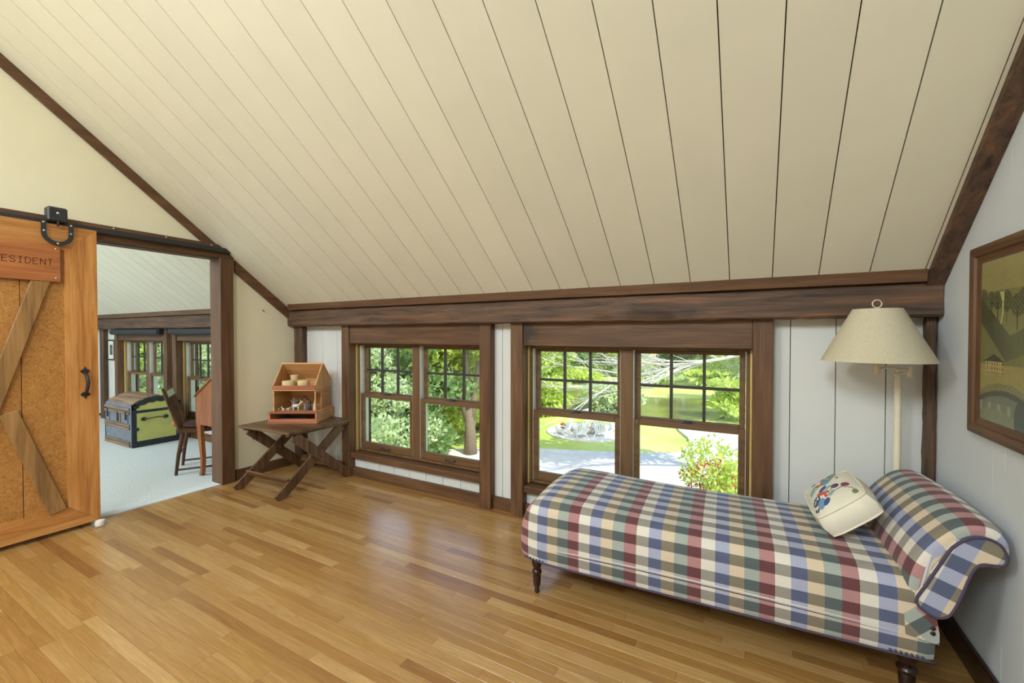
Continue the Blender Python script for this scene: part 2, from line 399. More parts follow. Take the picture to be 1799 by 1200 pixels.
# ------------------------------------------------------------------ dimensions
YW = 2.86              # face of the white wall boards
XL, XR = -4.182, .779  # main room side walls
XL2 = -4.302           # far face of the partition
XEND = -9.75           # far end of the other room
YRID, YBK = -.7, -4.10
ZC0, YC0, TAN = 1.655, 2.69, .7878
zc = lambda y: ZC0 + TAN*(YC0 - y)
W = [(-3.333, -1.855), (-1.474, 0.0), (-8.50, -7.02), (-6.67, -5.195)]   # window openings in the knee wall
ZS, ZH = .235, 1.265   # sill and head

# ------------------------------------------------------------------ floor
fl = MB().box(XL+.012, XR+.2, YBK, 3.0, -.06, -.012).build('floor', 'groove'); tag(fl, 'honey oak strip floor of the main room', 'floor', kind='structure')
pl = []; PW = .0525; GAP = .0004; y = YBK; row = 0
R = random.Random(11)
yy = 2.858
while yy > YBK:
    x = XL + .012 - R.uniform(0, .7)
    while x < XR:
        L = R.choice((.35, .5, .62, .8, .95, 1.2, 1.4))*R.uniform(.85, 1.15); a, b = max(x, XL+.012), min(x+L, XR)
        if b-a > .03: pl.append((a, b, yy-PW, yy))
        x += L
    yy -= PW
fwd = Vector((-math.sin(YAW), math.cos(YAW)))
def visible_rank(q):
    c = Vector(((q[0]+q[1])/2, (q[2]+q[3])/2)); d = c.dot(fwd); lat = c.dot(Vector((fwd.y, -fwd.x)))
    inv = d > .9 and abs(lat) < d*1.25 and d*.81 > 1.0
    hid = (-.95 < c.x and 2.05 < c.y)
    return (0 if inv and not hid else 1, (c.x**2+c.y**2)/(q[1]-q[0]))
pl.sort(key=visible_rank)
rest = MB()
for i, (a, b, y0, y1) in enumerate(pl):
    if i < 300:
        cx, cy = (a+b)/2, (y0+y1)/2
        o = MB().cbox(a+GAP-cx, b-GAP-cx, y0+GAP-cy, y1-GAP-cy, -.014, 0, .0006).build('floor_plank', 'floor_oak', fl, local=True); o.location = (cx, cy, 0)
    else: rest.box(a+GAP, b-GAP, y0+GAP, y1-GAP, -.014, 0)
tag(rest.build('floor_planks', 'floor_oak', fl), kind='stuff')
cf = MB().box(XEND, XL+.012, YBK, 3.0, -.06, .006).build('floor', 'carpet'); tag(cf, 'pale looped carpet floor of the room beyond the doorway', 'carpet floor', kind='structure')

# ------------------------------------------------------------------ ceilings (sloped board ceiling over both rooms)
def ceiling(label, x0, x1, lines):
    c = MB().prism([(3.06, zc(3.06)+.02), (3.06, zc(3.06)+.16), (YRID, zc(YRID)+.16), (YRID, zc(YRID)+.02)], 'x', x0-.06, x1+.06).build('ceiling', 'groove')
    tag(c, label, 'ceiling', kind='structure')
    xs = [x0] + sorted(x for x in lines if x0 < x < x1) + [x1]
    for a, b in zip(xs, xs[1:]):
        if b-a < .012: continue
        m = MB().prism([(2.76, zc(2.76)), (2.76, zc(2.76)+.018), (YRID, zc(YRID)+.018), (YRID, zc(YRID))], 'x', a+.0022, b-.0022)
        m.build('ceiling_board', 'ceiling_paint', c)
    zb_ = lambda y: zc(2*YRID-y)
    m = MB(); sk = sorted(q for q in FILL_OPENINGS if x0 < q[0] < x1); xq = [x0-.06] + [v for q in sk for v in q] + [x1+.06]
    def slab(xa, xb, ya, yb): m.prism([(ya, zb_(ya)), (ya, zb_(ya)+.16), (yb, zb_(yb)+.16), (yb, zb_(yb))], 'x', xa, xb)
    for i in range(0, len(xq), 2): slab(xq[i], xq[i+1], YRID, YBK-.25)
    for q in sk: slab(q[0], q[1], YRID, -1.6); slab(q[0], q[1], -2.5, YBK-.25)  # made-up openings left for the fill lamps
    m.build('ceiling_slope_behind', 'ceiling_paint', c)
ceiling('sloped cream board ceiling of the main room', XL, XR, [.699-.2035*k for k in range(25)])
ceiling('sloped cream board ceiling of the room beyond the doorway', XEND, XL2, [-4.40-.2035*k for k in range(27)])

# ------------------------------------------------------------------ knee wall with windows
wb = MB(); edges = sorted(W)
xs = [XEND] + [v for e in edges for v in e] + [XR+.15]
for i in range(0, len(xs), 2): wb.box(xs[i], xs[i+1], YW+.014, 3.06, -2.95, 1.75)
for a, b in edges: wb.box(a, b, YW+.014, 3.06, -2.95, ZS-.02); wb.box(a, b, YW+.014, 3.06, ZH+.02, 1.75)
wall = tag(wb.build('wall_back', 'groove'), 'white painted board knee wall under the sloped ceiling with four windows', 'wall', kind='structure')
def boards(x0, x1, z0, z1, lines, yf=YW):
    q = [x0] + sorted(l for l in lines if x0 < l < x1) + [x1]
    for a, b in zip(q, q[1:]): MB().cbox(a+.0018, b-.0018, yf, yf+.016, z0, z1, .0015).build('wall_board', 'board_paint', wall)
boards(.05, XR, .05, 1.46, [.184, .39, .598])
boards(-1.80, -1.53, .05, 1.46, [-1.686])
boards(XL, -3.42, .05, 1.46, [-4.006, -3.797, -3.583])
boards(-3.38, -1.80, .05, .2, [-3.38+.185*k for k in range(1, 9)]); boards(-1.53, .05, .05, .2, [-1.53+.2*k for k in range(1, 8)])
boards(XEND, -8.54, .05, 1.46, [-9.5, -9.29, -9.08, -8.87, -8.66]); boards(-6.98, -6.71, .05, 1.46, [-6.85])
boards(-8.54, -6.98, .05, .2, [-8.46+.2*k for k in range(1, 7)]); boards(-6.71, -5.155, .05, .2, [-6.63+.2*k for k in range(1, 7)]); boards(-5.155, XL2, .05, 1.46, [-5.03, -4.82, -4.61, -4.41])

# opposite wall behind the camera, end walls, partition with doorway
ob = MB(); ez = sorted(WIN_BACK); xs = [XEND-.1] + [v for e in ez for v in e] + [XR+.15]
for i in range(0, len(xs), 2): ob.box(xs[i], xs[i+1], YBK-.2, YBK, -2.95, 1.75)
for a, b in ez: ob.box(a, b, YBK-.2, YBK, -2.95, .25); ob.box(a, b, YBK-.2, YBK, 1.3, 1.75)
tag(ob.build('wall_front', 'plaster_cream'), 'cream knee wall behind the viewer with window openings', 'wall', kind='structure')
gable = [(3.06, -2.9), (3.06, zc(3.06)), (YRID, zc(YRID)+.02), (YBK-.2, zc(2*YRID-YBK+.2)), (YBK-.2, -2.9)]
tag(MB().prism(gable, 'x', XR, XR+.15).build('wall_right', 'plaster_white'), 'grey white rough plaster wall on the right with a painting', 'wall', kind='structure')
tag(MB().prism(gable, 'x', XEND-.15, XEND).build('wall_end', 'plaster_white'), 'plaster end wall of the room beyond the doorway', 'wall', kind='structure')
DO = (1.18, 2.10, 2.05)  # doorway y0, y1, z
pt = MB(); rid = (YRID, zc(YRID)+.02)
def zt(y): return zc(y)+.02 if y > YRID else zc(2*YRID-y)+.02
pt.prism([(YW+.014, -.05), (YW+.014, zt(YW)), (DO[1], zt(DO[1])), (DO[1], -.05)], 'x', XL2, XL)
pt.prism([(DO[0], DO[2]), (DO[1], DO[2]), (DO[1], zt(DO[1])), (DO[0], zt(DO[0]))], 'x', XL2, XL)
pt.prism([(DO[0], -.05), (DO[0], zt(DO[0])), rid, (YBK, zt(YBK)), (YBK, -.05)], 'x', XL2, XL)
tag(pt.build('wall_left', 'plaster_cream'), 'cream plaster gable wall on the left with the doorway', 'wall', kind='structure')

# ------------------------------------------------------------------ timbers and trim
NTRIM = [0]
def trim(mb, mat, label):
    NTRIM[0] += 1
    return tag(mb.build('trim_%d' % NTRIM[0], mat, smooth=.6), label, 'trim', kind='structure')
trim(MB().hewn(XL+.002, XR-.004, 2.734, YW+.012, 1.4356, 1.602, 'x', 90, .0035, 3), 'beam_x', 'long rough hewn dark brown beam above the windows')
trim(MB().hewn(XEND, XL2-.002, 2.734, YW+.012, 1.4356, 1.602, 'x', 60, .003, 4), 'beam_x', 'dark brown beam above the windows of the room beyond the doorway')
cp = lambda x0, x1: MB().prism([(2.70, 1.600), (2.688, zc(2.688)), (2.76, zc(2.76)), (2.76, 1.600)], 'x', x0, x1)
trim(cp(XL+.07, XR-.07), 'stain_x', 'brown board strip between the long beam and the ceiling')
trim(cp(XEND, XL2), 'stain_x', 'brown strip above the beam in the room beyond the doorway')
trim(MB().hewn(XL+.002, -4.045, 2.80, YW+.012, 0, 1.436, 'z', 30, .003, 5), 'beam_z', 'dark brown corner post behind the folding table')
trim(MB().hewn(.737, XR-.003, 2.795, YW+.012, 0, 1.436, 'z', 30, .003, 6), 'beam_z', 'dark brown corner post beside the floor lamp')
trim(MB().cbox(-9.2, -9.05, 2.80, YW+.012, 0, 1.436, .004), 'beam_z', 'dark post left of the far windows')
def rake(y0, y1, dz, x0, x1, off=0): return MB().prism([(y0, zc(y0)-off), (y0, zc(y0)-off-dz), (y1, zc(y1)-off-dz), (y1, zc(y1)-off)], 'x', x0, x1)
trim(rake(-.6, 2.13, .085, XL+.001, XL+.022), 'stain_y', 'brown raked trim board above the doorway along the left wall')
trim(rake(2.215, 2.80, .105, XL+.001, XL+.030), 'stain_y', 'short brown raked trim board right of the doorway post')
trim(rake(-.6, 2.735, .040, .712, XR-.001, .0), 'beam_y', 'dark brown raked timber in the corner of the right wall')
trim(MB().cbox(XL+.001, XL+.02, 2.20, 2.80, 0, .095, .003), 'stain_y', 'brown baseboard of the left wall behind the folding table')
trim(MB().cbox(XR-.018, XR-.001, -4, 2.79, 0, .11, .003), 'leg_z', 'dark brown baseboard of the right wall')
for a, b, q in ((-4.045, -3.46, 'behind the folding table'), (-1.758, -1.575, 'between the two windows'), (.098, .737, 'behind the daybed')):
    trim(MB().cbox(a, b, 2.832, YW+.001, 0, .09, .003), 'stain_x', 'brown baseboard '+q)
trim(MB().cbox(-8.6, XL2, 2.838, YW+.001, 0, .09, .003), 'stain_x', 'brown baseboard below the far windows')
# doorway casing: right post, left jamb, header
trim(MB().cbox(XL2-.01, XL+.045, 2.075, 2.187, 0, 2.06, .004), 'stain_z', 'brown square post at the right side of the doorway')
trim(MB().cbox(XL2-.01, XL+.03, 1.14, 1.205, 0, 2.05, .004), 'beam_z', 'dark jamb at the left side of the doorway')
trim(MB().cbox(XL+.001, XL+.050, -.55, 2.165, 2.035, 2.15, .004), 'stain_y', 'brown header board carrying the sliding door track')
trim(MB().cbox(XL2-.01, XL+.001, 1.205, 2.075, 2.03, 2.055, .003), 'stain_y', 'brown head jamb of the doorway')

# ------------------------------------------------------------------ windows
def window(n, ops, label, far=False):
    a, b = ops; root = thing('window_%d' % n, label, 'window', ((a+b)/2, 2.90, ZS), kind='structure')
    fr = 2.79
    MB().cbox(a-.102, a, fr, YW+.02, 0, 1.437, .003).build('casing_post', 'stain_z', root)
    MB().cbox(b, b+.100, fr, YW+.02, 0, 1.437, .003).build('casing_post', 'stain_z', root)
    MB().cbox(a, b, fr+.012, YW+.02, ZH+.003, 1.437, .003).build('header_board', 'header_marked' if n == 2 else 'stain_x', root)
    MB().cbox(a, b, 2.80, 2.90, ZS-.055, ZS-.004, .006).build('sill', 'stain_x', root)
    MB().cbox(a, b, 2.828, YW+.001, 0, .085, .003).build('base_board', 'stain_x', root)
    MB().cbox(a, a+.012, YW+.012, 3.0, ZS, ZH, .002).build('reveal_board', 'jamb_z', root)
    MB().cbox(b-.012, b, YW+.012, 3.0, ZS, ZH, .002).build('reveal_board', 'jamb_z', root)
    MB().box(a, b, YW+.012, 3.0, ZH-.004, ZH+.012).build('head_board', 'stain_x', root)
    mid = (a+b)/2; hw = .042
    fm = MB(); z0, z1 = ZS, ZH
    fm.cbox(a+.012, a+.032, 2.895, 2.995, z0, z1); fm.cbox(b-.032, b-.012, 2.895, 2.995, z0, z1)
    fm.cbox(a+.032, b-.032, 2.895, 2.995, z1-.018, z1); fm.cbox(a+.032, b-.032, 2.895, 2.995, z0, z0+.022)
    fm.cbox(mid-hw, mid+hw, 2.893, 2.995, z0+.02, z1-.016)
    fm.build('frame', 'sash_z', root)
    for k, (u0, u1) in enumerate(((a+.032, mid-hw), (mid+hw, b-.032))):
        zm = .772
        for q in (u0, u1): 
            d = .0026 if q == u0 else -.0026
            MB().box(min(q, q+d), max(q, q+d), 2.898, 2.998, z0+.022, z1-.018).build('jamb_liner', 'liner', root)
        # lower sash (inner track)
        m = MB(); s = .040
        m.cbox(u0+.003, u0+s, 2.900, 2.932, z0+.024, zm+.014); m.cbox(u1-s, u1-.003, 2.900, 2.932, z0+.024, zm+.014)
        m.cbox(u0+s, u1-s, 2.900, 2.932, z0+.024, z0+.088); m.cbox(u0+s, u1-s, 2.900, 2.932, zm-.022, zm+.014)
        lo = m.build('sash', 'sash_x', root)
        MB().box(u0+s-.004, u1-s+.004, 2.914, 2.918, z0+.084, zm-.018).build('pane', 'window_glass', lo)
        c = (u0+u1)/2
        h = MB().tube([(c-.05, 2.899, z0+.055), (c-.045, 2.884, z0+.052), (c, 2.878, z0+.050), (c+.045, 2.884, z0+.052), (c+.05, 2.899, z0+.055)], .005, 6)
        h.build('sash_lift', 'lock_metal', lo, True)
        lk = MB().cbox(c-.032, c+.032, 2.902, 2.928, zm+.014, zm+.022, .003); lk.cbox(c-.012, c+.034, 2.906, 2.920, zm+.022, zm+.034, .004); lk.lathe([(.010, 0), (.010, .022)], (c-.008, 2.915, zm+.014), 8)
        lk.build('sash_lock', 'lock_metal', lo)
        # upper sash (outer track)
        m = MB(); s2 = .036
        m.cbox(u0+.005, u0+s2, 2.946, 2.974, zm-.02, z1-.02); m.cbox(u1-s2, u1-.005, 2.946, 2.974, zm-.02, z1-.02)
        m.cbox(u0+s2, u1-s2, 2.946, 2.974, z1-.042, z1-.02); m.cbox(u0+s2, u1-s2, 2.946, 2.974, zm-.02, zm+.028)
        up = m.build('sash', 'sash_x', root); g0, g1, h0, h1 = u0+s2, u1-s2, zm+.028, z1-.042
        MB().box(g0-.004, g1+.004, 2.958, 2.962, h0-.004, h1+.004).build('pane', 'window_glass', up)
        for j in (1, 2):
            x = g0+(g1-g0)*j/3; MB().box(x-.009, x+.009, 2.950, 2.970, h0, h1).build('muntin', 'muntin', up)
        MB().box(g0, g1, 2.9495, 2.9705, (h0+h1)/2-.009, (h0+h1)/2+.009).build('muntin', 'muntin', up)
    return root
window(1, W[0], 'brown double window behind the folding table end of the room')
window(2, W[1], 'brown double window behind the plaid daybed')
window(3, W[2], 'far double window above the old trunk beyond the doorway')
window(4, W[3], 'far double window behind the wooden chair beyond the doorway')
for k, (a, b) in enumerate(W[2:]):
    r = thing('roller_blind', ('dark rolled up blind above the trunk beyond the doorway', 'dark rolled up blind above the wooden chair beyond the doorway')[k], 'blind', ((a+b)/2, 2.76, 1.36), group='rolled blinds of the far room')
    MB().lathe([(.0, a-.03), (.040, a-.03), (.040, b+.01), (0, b+.01)], (0, 2.748, 1.388), 14, 'x', False).build('fabric_roll', 'shade_roll', r, .6)
    MB().cbox(a-.045, a-.03, 2.73, 2.79, 1.35, 1.43).build('bracket', 'black_iron', r); MB().cbox(b+.01, b+.022, 2.73, 2.79, 1.35, 1.43).build('bracket', 'black_iron', r)
r = thing('picture_frame', 'small framed print on the white wall left of the far windows', 'picture', (-8.93, 2.85, 1.1))
m = MB()
for q in ((-9.03, -9.01, .945, 1.27), (-8.79, -8.77, .945, 1.27), (-9.01, -8.79, 1.25, 1.27), (-9.01, -8.79, .945, .965)): m.cbox(q[0], q[1], 2.838, YW-.001, q[2], q[3])
m.build('frame', 'black_iron', r); MB().box(-9.012, -8.788, 2.848, YW-.002, .962, 1.252).build('mat_board', 'mount_paper', r); MB().box(-8.95, -8.85, 2.846, 2.848, 1.03, 1.19).build('print', 'print_dark', r)

# ------------------------------------------------------------------ sliding barn door
D = thing('door_1', 'orange brown sliding barn door with braces and a carved sign board', 'door', (-4.08, .75, .03), kind='structure')
X0, X1, Y0, Y1, Z0, Z1 = -4.092, -4.060, .27, 1.228, .03, 2.085; fw = .165; xf = X1
def dprism(poly, x0, x1, name, mat, parent=D): return MB().prism(poly, 'x', x0, x1).build(name, mat, parent)
for a, b in ((Y0+.02, .46), (.463, .66), (.663, .86), (.863, Y1-.02)): MB().cbox(X0, X0+.018, a, b, Z0+.05, Z1-.05, .002).build('panel_board', 'burl_panel', D)
g = .0012
dprism([(Y1, Z0), (Y1, Z1), (Y1-fw, Z1-fw+g), (Y1-fw, Z0+fw-.02)], X0+.010, X1, 'stile', 'oak_z')
dprism([(Y0, Z0), (Y0, Z1), (Y0+fw, Z1-fw), (Y0+fw, Z0+fw-.02)], X0+.010, X1, 'stile', 'oak_z')
dprism([(Y0+g, Z1), (Y1-g, Z1), (Y1-fw-g, Z1-fw), (Y0+fw+g, Z1-fw)], X0+.010, X1, 'rail', 'oak_y')
dprism([(Y0+g, Z0), (Y1-g, Z0), (Y1-fw-g, Z0+fw-.022), (Y0+fw+g, Z0+fw-.022)], X0+.010, X1, 'rail', 'oak_y')
br = lambda p, q, x, nm: MB().bar((x, *p), (x, *q), .085, .020, (1, 0, 0), .003).build(nm, 'brace_z', D)
br((.955, 1.72), (.53, .19), X0+.032, 'brace'); br((1.015, .16), (.80, .86), X0+.029, 'brace'); br((.70, 1.20), (.53, 1.72), X0+.029, 'brace')
sg = MB().cbox(X1-.006, X1+.014, .455, 1.042, 1.70, 1.942, .003).build('sign_board', 'sign_y', D)
GL = {'P': [[(0, 0), (0, 1), (.7, 1), (.95, .85), (.95, .65), (.7, .5), (0, .5)]], 'R': [[(0, 0), (0, 1), (.7, 1), (.95, .85), (.95, .65), (.7, .5), (0, .5)], [(.5, .5), (1, 0)]],
      'E': [[(1, 1), (0, 1), (0, 0), (1, 0)], [(0, .5), (.75, .5)]], 'S': [[(1, .85), (.75, 1), (.25, 1), (0, .8), (.2, .55), (.8, .45), (1, .2), (.75, 0), (.25, 0), (0, .15)]],
      'I': [[(.5, 0), (.5, 1)], [(.1, 1), (.9, 1)], [(.1, 0), (.9, 0)]], 'D': [[(0, 0), (0, 1), (.6, 1), (1, .7), (1, .3), (.6, 0), (0, 0)]],
      'N': [[(0, 0), (0, 1), (1, 0), (1, 1)]], 'T': [[(.5, 0), (.5, 1)], [(0, 1), (1, 1)]]}
yl = .782 - 2*.0332
for ch in 'PRESIDENT':
    m = MB()
    for st in GL[ch]:
        for p, q in zip(st, st[1:]): m.bar((X1+.0138, yl+p[0]*.0225, 1.808+p[1]*.038), (X1+.0138, yl+q[0]*.0225, 1.808+q[1]*.038), .0034, .0016, (1, 0, 0), .0003)
    m.build('letter', 'leg_z', sg); yl += .0332
for yb, zb in ((1.02, 1.92), (1.02, 1.725), (.478, 1.92), (.478, 1.725)): MB().ball((X1+.014, yb, zb), .007, 8, 5, (.5, 1, 1)).build('screw_head', 'steel', sg, True)
# pull handle
hd = MB(); hx = xf
for zc_, s_ in ((1.095, 1), (.935, -1)):
    hd.prism([(1.157-.026, zc_), (1.157-.018, zc_+.012*s_), (1.157-.008, zc_+.014*s_), (1.157, zc_+.034*s_), (1.157+.008, zc_+.014*s_), (1.157+.018, zc_+.012*s_), (1.157+.026, zc_), (1.157+.012, zc_-.016*s_), (1.157-.012, zc_-.016*s_)], 'x', hx, hx+.005)
hd.tube(cat_spline([(hx+.004, 1.157, 1.085), (hx+.030, 1.157, 1.065), (hx+.044, 1.160, 1.02), (hx+.034, 1.157, .965), (hx+.004, 1.157, .938)], 5), [.008+.003*math.sin(i/20*PI) for i in range(21)], 8)
hd.build('pull_handle', 'black_iron', D, .6)
# horseshoe hanger with wheel cover
def hanger(yc, nm):
    h = MB(); th = [PI + PI*i/14 for i in range(15)]; ro, ri = .077, .052; zc_ = 2.02
    out = [(yc-ro, 2.105)] + [(yc+ro*math.cos(t), zc_+ro*math.sin(t)) for t in th] + [(yc+ro, 2.105)]
    inn = [(yc+ri, 2.105)] + [(yc+ri*math.cos(t), zc_+ri*math.sin(t)) for t in reversed(th)] + [(yc-ri, 2.105)]
    n_ = len(out); vs_ = [(x, *p) for x in (xf+.022, xf+.030) for p in out+list(reversed(inn))]
    fs = []
    for i in range(n_-1):
        a, b, c, d = i, i+1, n_+i+1, n_+i
        fs += [(a, b, c, d), (a+2*n_, d+2*n_, c+2*n_, b+2*n_), (a, a+2*n_, b+2*n_, b), (d, c, c+2*n_, d+2*n_)]
    fs += [(0, n_, 3*n_, 2*n_), (n_-1, 3*n_-1, 4*n_-1, 2*n_-1)]
    h.add(vs_, fs); hs = h.build('horseshoe_hanger', 'black_iron', D)
    for yb, zb in ((yc-.065, 2.085), (yc+.065, 2.085), (yc-.064, 2.03), (yc+.064, 2.03), (yc, 1.955)): MB().ball((xf+.030, yb, zb), .007, 8, 5, (.5, 1, 1)).build('bolt', 'steel', hs, True)
    w = MB().cbox(xf-.036, xf+.036, yc-.048, yc+.048, 2.10, 2.195, .008); w.tube([(xf+.036, yc-.03, 2.185), (xf+.039, yc-.028, 2.15), (xf+.036, yc-.018, 2.13)], .003, 6); w.tube([(xf+.036, yc, 2.10), (xf+.039, yc, 2.08), (xf+.03, yc, 2.07)], .006, 6)
    wc = w.build('wheel_cover', 'black_iron', D, .5); MB().ball((xf+.037, yc, 2.155), .009, 8, 5, (.6, 1, 1)).build('bolt', 'steel', wc, True)
hanger(1.027, 'a'); hanger(.47, 'b')
T = thing('sliding_door_track', 'black steel rail carrying the sliding barn door', 'door track', (-4.10, .75, 2.09))
MB().cbox(-4.112, -4.092, -.5, 2.145, 2.078, 2.118, .004).build('rail', 'black_iron', T)
for yb in (.4, .75, 1.347, 1.672, 2.006): 
    MB().lathe([(.006, -4.13), (.006, -4.09)], (0, yb, 2.098), 8, 'x').build('spacer', 'black_iron', T); MB().ball((-4.129, yb, 2.134), .008, 8, 5, (.6, 1, 1)).build('bolt', 'steel', T, True)
K = thing('floor_guide', 'white roller guide on the floor at the corner of the barn door', 'door guide', (-4.03, 1.215, 0))
MB().cbox(-4.075, -3.985, 1.175, 1.235, 0, .006, .002).build('plate', 'steel', K)
MB().lathe([(.0, .006), (.026, .006), (.030, .016), (.026, .036), (.012, .042), (0, .042)], (-4.022, 1.213, 0), 14, 'z', False).build('roller', 'knob_white', K, .6)

m = MB().cbox(XL, XL+.012, 2.368, 2.420, .345, .43, .003); m.cbox(XL+.012, XL+.03, 2.375, 2.413, .36, .415, .004)
tag(m.build('wall_outlet', 'black_iron'), 'small black outlet box low on the left wall behind the table', 'outlet')
m = MB().tube([(XL, 2.476, 1.59), (XL+.02, 2.476, 1.588), (XL+.022, 2.476, 1.575)], .004, 6)
tag(m.build('wall_hook', 'black_iron'), 'tiny dark hook on the cream left wall', 'hook')

# ------------------------------------------------------------------ folding table
T = thing('folding_table', 'small dark wooden folding table with crossed legs', 'table', (-3.64, 2.47, 0), math.radians(3), world=False)
hx, hy, zt_ = .335, .335, .550
for k in range(3):
    y0 = -hy + 2*hy*k/3; MB().cbox(-hx, hx, y0+.001, y0+2*hy/3-.001, zt_-.022, zt_, .003).build('top_board', 'table_x', T, local=True)
for s in (-1, 1): MB().cbox(s*(hx-.05)-.02, s*(hx-.05)+.02, -hy+.02, hy-.02, zt_-.045, zt_-.0225, .003).build('top_rail', 'table_y', T, local=True)
for s in (-1, 1):
    xo = s*(hx-.035); xi = s*(hx-.060)
    MB().bar((xo, -hy+.075, zt_-.050), (xo, hy-.0, .004), .085, .020, (1, 0, 0)).build('leg', 'table_z', T, local=True)
    MB().bar((xi, hy-.075, zt_-.050), (xi, -hy-.06, .004), .085, .020, (1, 0, 0)).build('leg', 'table_z', T, local=True)
    MB().lathe([(.006, -.03), (.006, .03)], ((xo+xi)/2, 0, .27), 8, 'x').build('pivot_bolt', 'black_iron', T, local=True)
MB().bar((-hx+.06, -.285, .125), (hx-.06, -.285, .125), .065, .018, (0, .8, .6)).build('stretcher', 'table_x', T, local=True)
MB().bar((-hx+.06, .255, .125), (hx-.06, .255, .125), .065, .018, (0, -.8, .6)).build('stretcher', 'table_x', T, local=True)

# ------------------------------------------------------------------ toy house
A = math.radians(30.85); B = thing('toy_house', 'open fronted wooden toy house standing on the folding table', 'toy house', (-3.797, 2.289, .5505), A, world=False)
bw, bd = .437, .375
def L(mb, name, mat, parent=None, sm=False): return mb.build(name, mat, parent or B, sm, local=True)
bs = L(MB().box(0, bw, .0, bd, 0, .012), 'base_floor', 'toy_x')
L(MB().cbox(0, bw, 0, .012, 0, .040, .002), 'front_lip', 'toyred_x'); L(MB().cbox(0, bw, 0, .05, .088, .102, .002), 'front_rail', 'toyred_x'); L(MB().cbox(0, bw, .05, bd, .090, .102, .002), 'deck', 'toy_x')
L(MB().cbox(0, .014, .012, bd, .012, .090, .002), 'base_side', 'toy_y'); L(MB().cbox(bw-.014, bw, .012, bd, .012, .090, .002), 'base_side', 'toy_y'); L(MB().cbox(.0, .02, 0, .012, .040, .088, .002), 'corner_block', 'toyred_x'); L(MB().cbox(bw-.02, bw, 0, .012, .040, .088, .002), 'corner_block', 'toyred_x')
L(MB().box(.014, bw-.014, bd-.012, bd, .012, .090), 'base_back', 'toy_x')
u0, u1, d0, d1, zA, zB = .030, .410, .035, .360, .102, .290
L(MB().cbox(u0, u0+.010, d0, d1, zA, zB, .001), 'side_wall', 'toy_y')
L(MB().cbox(u1-.010, u1, d0+.13, d1, zA, zB, .001), 'side_wall', 'toy_y'); L(MB().cbox(u1-.010, u1, d0, d0+.012, zA, zB, .001), 'corner_post', 'toy_z'); L(MB().cbox(u1-.010, u1, d0+.012, d0+.13, zB-.02, zB, .001), 'side_rail', 'toy_y')
L(MB().cbox(u0+.01, u1-.01, d1-.010, d1, zA, zB, .001), 'back_wall', 'toy_x')
L(MB().cbox(u0-.006, u1+.002, d0-.008, d1+.004, zB, zB+.010, .001), 'attic_floor', 'toy_x'); L(MB().cbox(u0-.004, u1, d0-.010, d0+.002, zB+.010, zB+.048, .002), 'attic_lip', 'toyred_x')
L(MB().box(u0+.006, u1-.010, d1-.010, d1, zB+.010, zB+.080), 'attic_back', 'toy_x')
zr = .525; dr = .20
gp = [(d0, zB+.010), (d0, zB+.05), (dr, zr), (d1, zB+.085), (d1, zB+.010)]
L(MB().prism(gp, 'x', u0-.004, u0+.006), 'gable', 'toy_z'); gb = L(MB().prism(gp, 'x', u1-.010, u1), 'gable', 'toy_z')
MB().prism([(.19, .455), (.205, .455), (.205, .475), (.19, .475)], 'x', u1, u1+.001).build('vent_hole', 'leg_z', gb, local=True)
L(MB().prism([(dr-.004, zr-.004), (dr+.002, zr+.010), (d1+.022, zB+.075), (d1+.014, zB+.064)], 'x', u0-.008, u1+.006), 'roof_board', 'toy_x')
M_ = Matrix.Translation((-3.797, 2.289, .5505)) @ Matrix.Rotation(A, 4, 'Z')
def inside(u, d, z): return tuple(M_ @ Vector((u, d, z)))
def small(mb, name, label, cat, mat, u, d, z, group, rz=0, sm=True):
    o = mb.build(name, mat, smooth=sm); o.location = inside(u, d, z); o.rotation_euler = (0, 0, A+rz); return tag(o, label, cat, group)
zA2 = zB+.0105
g1 = 'straw boxes in the toy house attic'
small(MB().lathe([(0, 0), (.052, 0), (.055, .020), (.055, .066), (.050, .074), (0, .074)], (0, 0, 0), 16, 'z', False), 'straw_disc', 'round straw mat on the left of the toy house attic', 'straw mat', 'straw', u0+.10, .115, zA2, g1, 0, .6)
small(MB().lathe([(0, 0), (.048, 0), (.051, .020), (.051, .066), (.046, .076), (0, .076)], (0, 0, 0), 16, 'z', False), 'straw_disc', 'round straw mat on the right of the toy house attic', 'straw mat', 'straw', u0+.225, .14, zA2, g1, 0, .6)
small(MB().lathe([(0, 0), (.036, 0), (.036, .100), (.038, .100), (.038, .118), (0, .120)], (0, 0, 0), 18, 'z', False), 'round_box', 'small pale round box standing behind the left straw mat in the attic', 'box', 'straw', u0+.105, .225, zA2, g1, 0, .6)
g2 = 'figurines inside the toy house'; zF = zA+.0005
def animal(s, body):
    m = MB(); m.ball((0, 0, .042*s), .016*s, 8, 6, (1.7, .8, .9))
    for dx in (-.018, .018):
        for dy in (-.007, .007): m.tube([(dx*s, dy*s, .038*s), (dx*s*1.05, dy*s, 0)], [.005*s, .0035*s], 6)
    m.tube([(.022*s, 0, .046*s), (.034*s, 0, .066*s)], [.008*s, .006*s], 6); m.ball((.042*s, 0, .070*s), .009*s, 7, 5, (1.5, .8, .9))
    m.tube([(.036*s, .005*s, .076*s), (.032*s, .008*s, .088*s)], [.003*s, .001*s], 5); m.tube([(.036*s, -.005*s, .076*s), (.032*s, -.008*s, .088*s)], [.003*s, .001*s], 5)
    m.tube([(-.027*s, 0, .046*s), (-.034*s, 0, .026*s)], .002*s, 5); return m
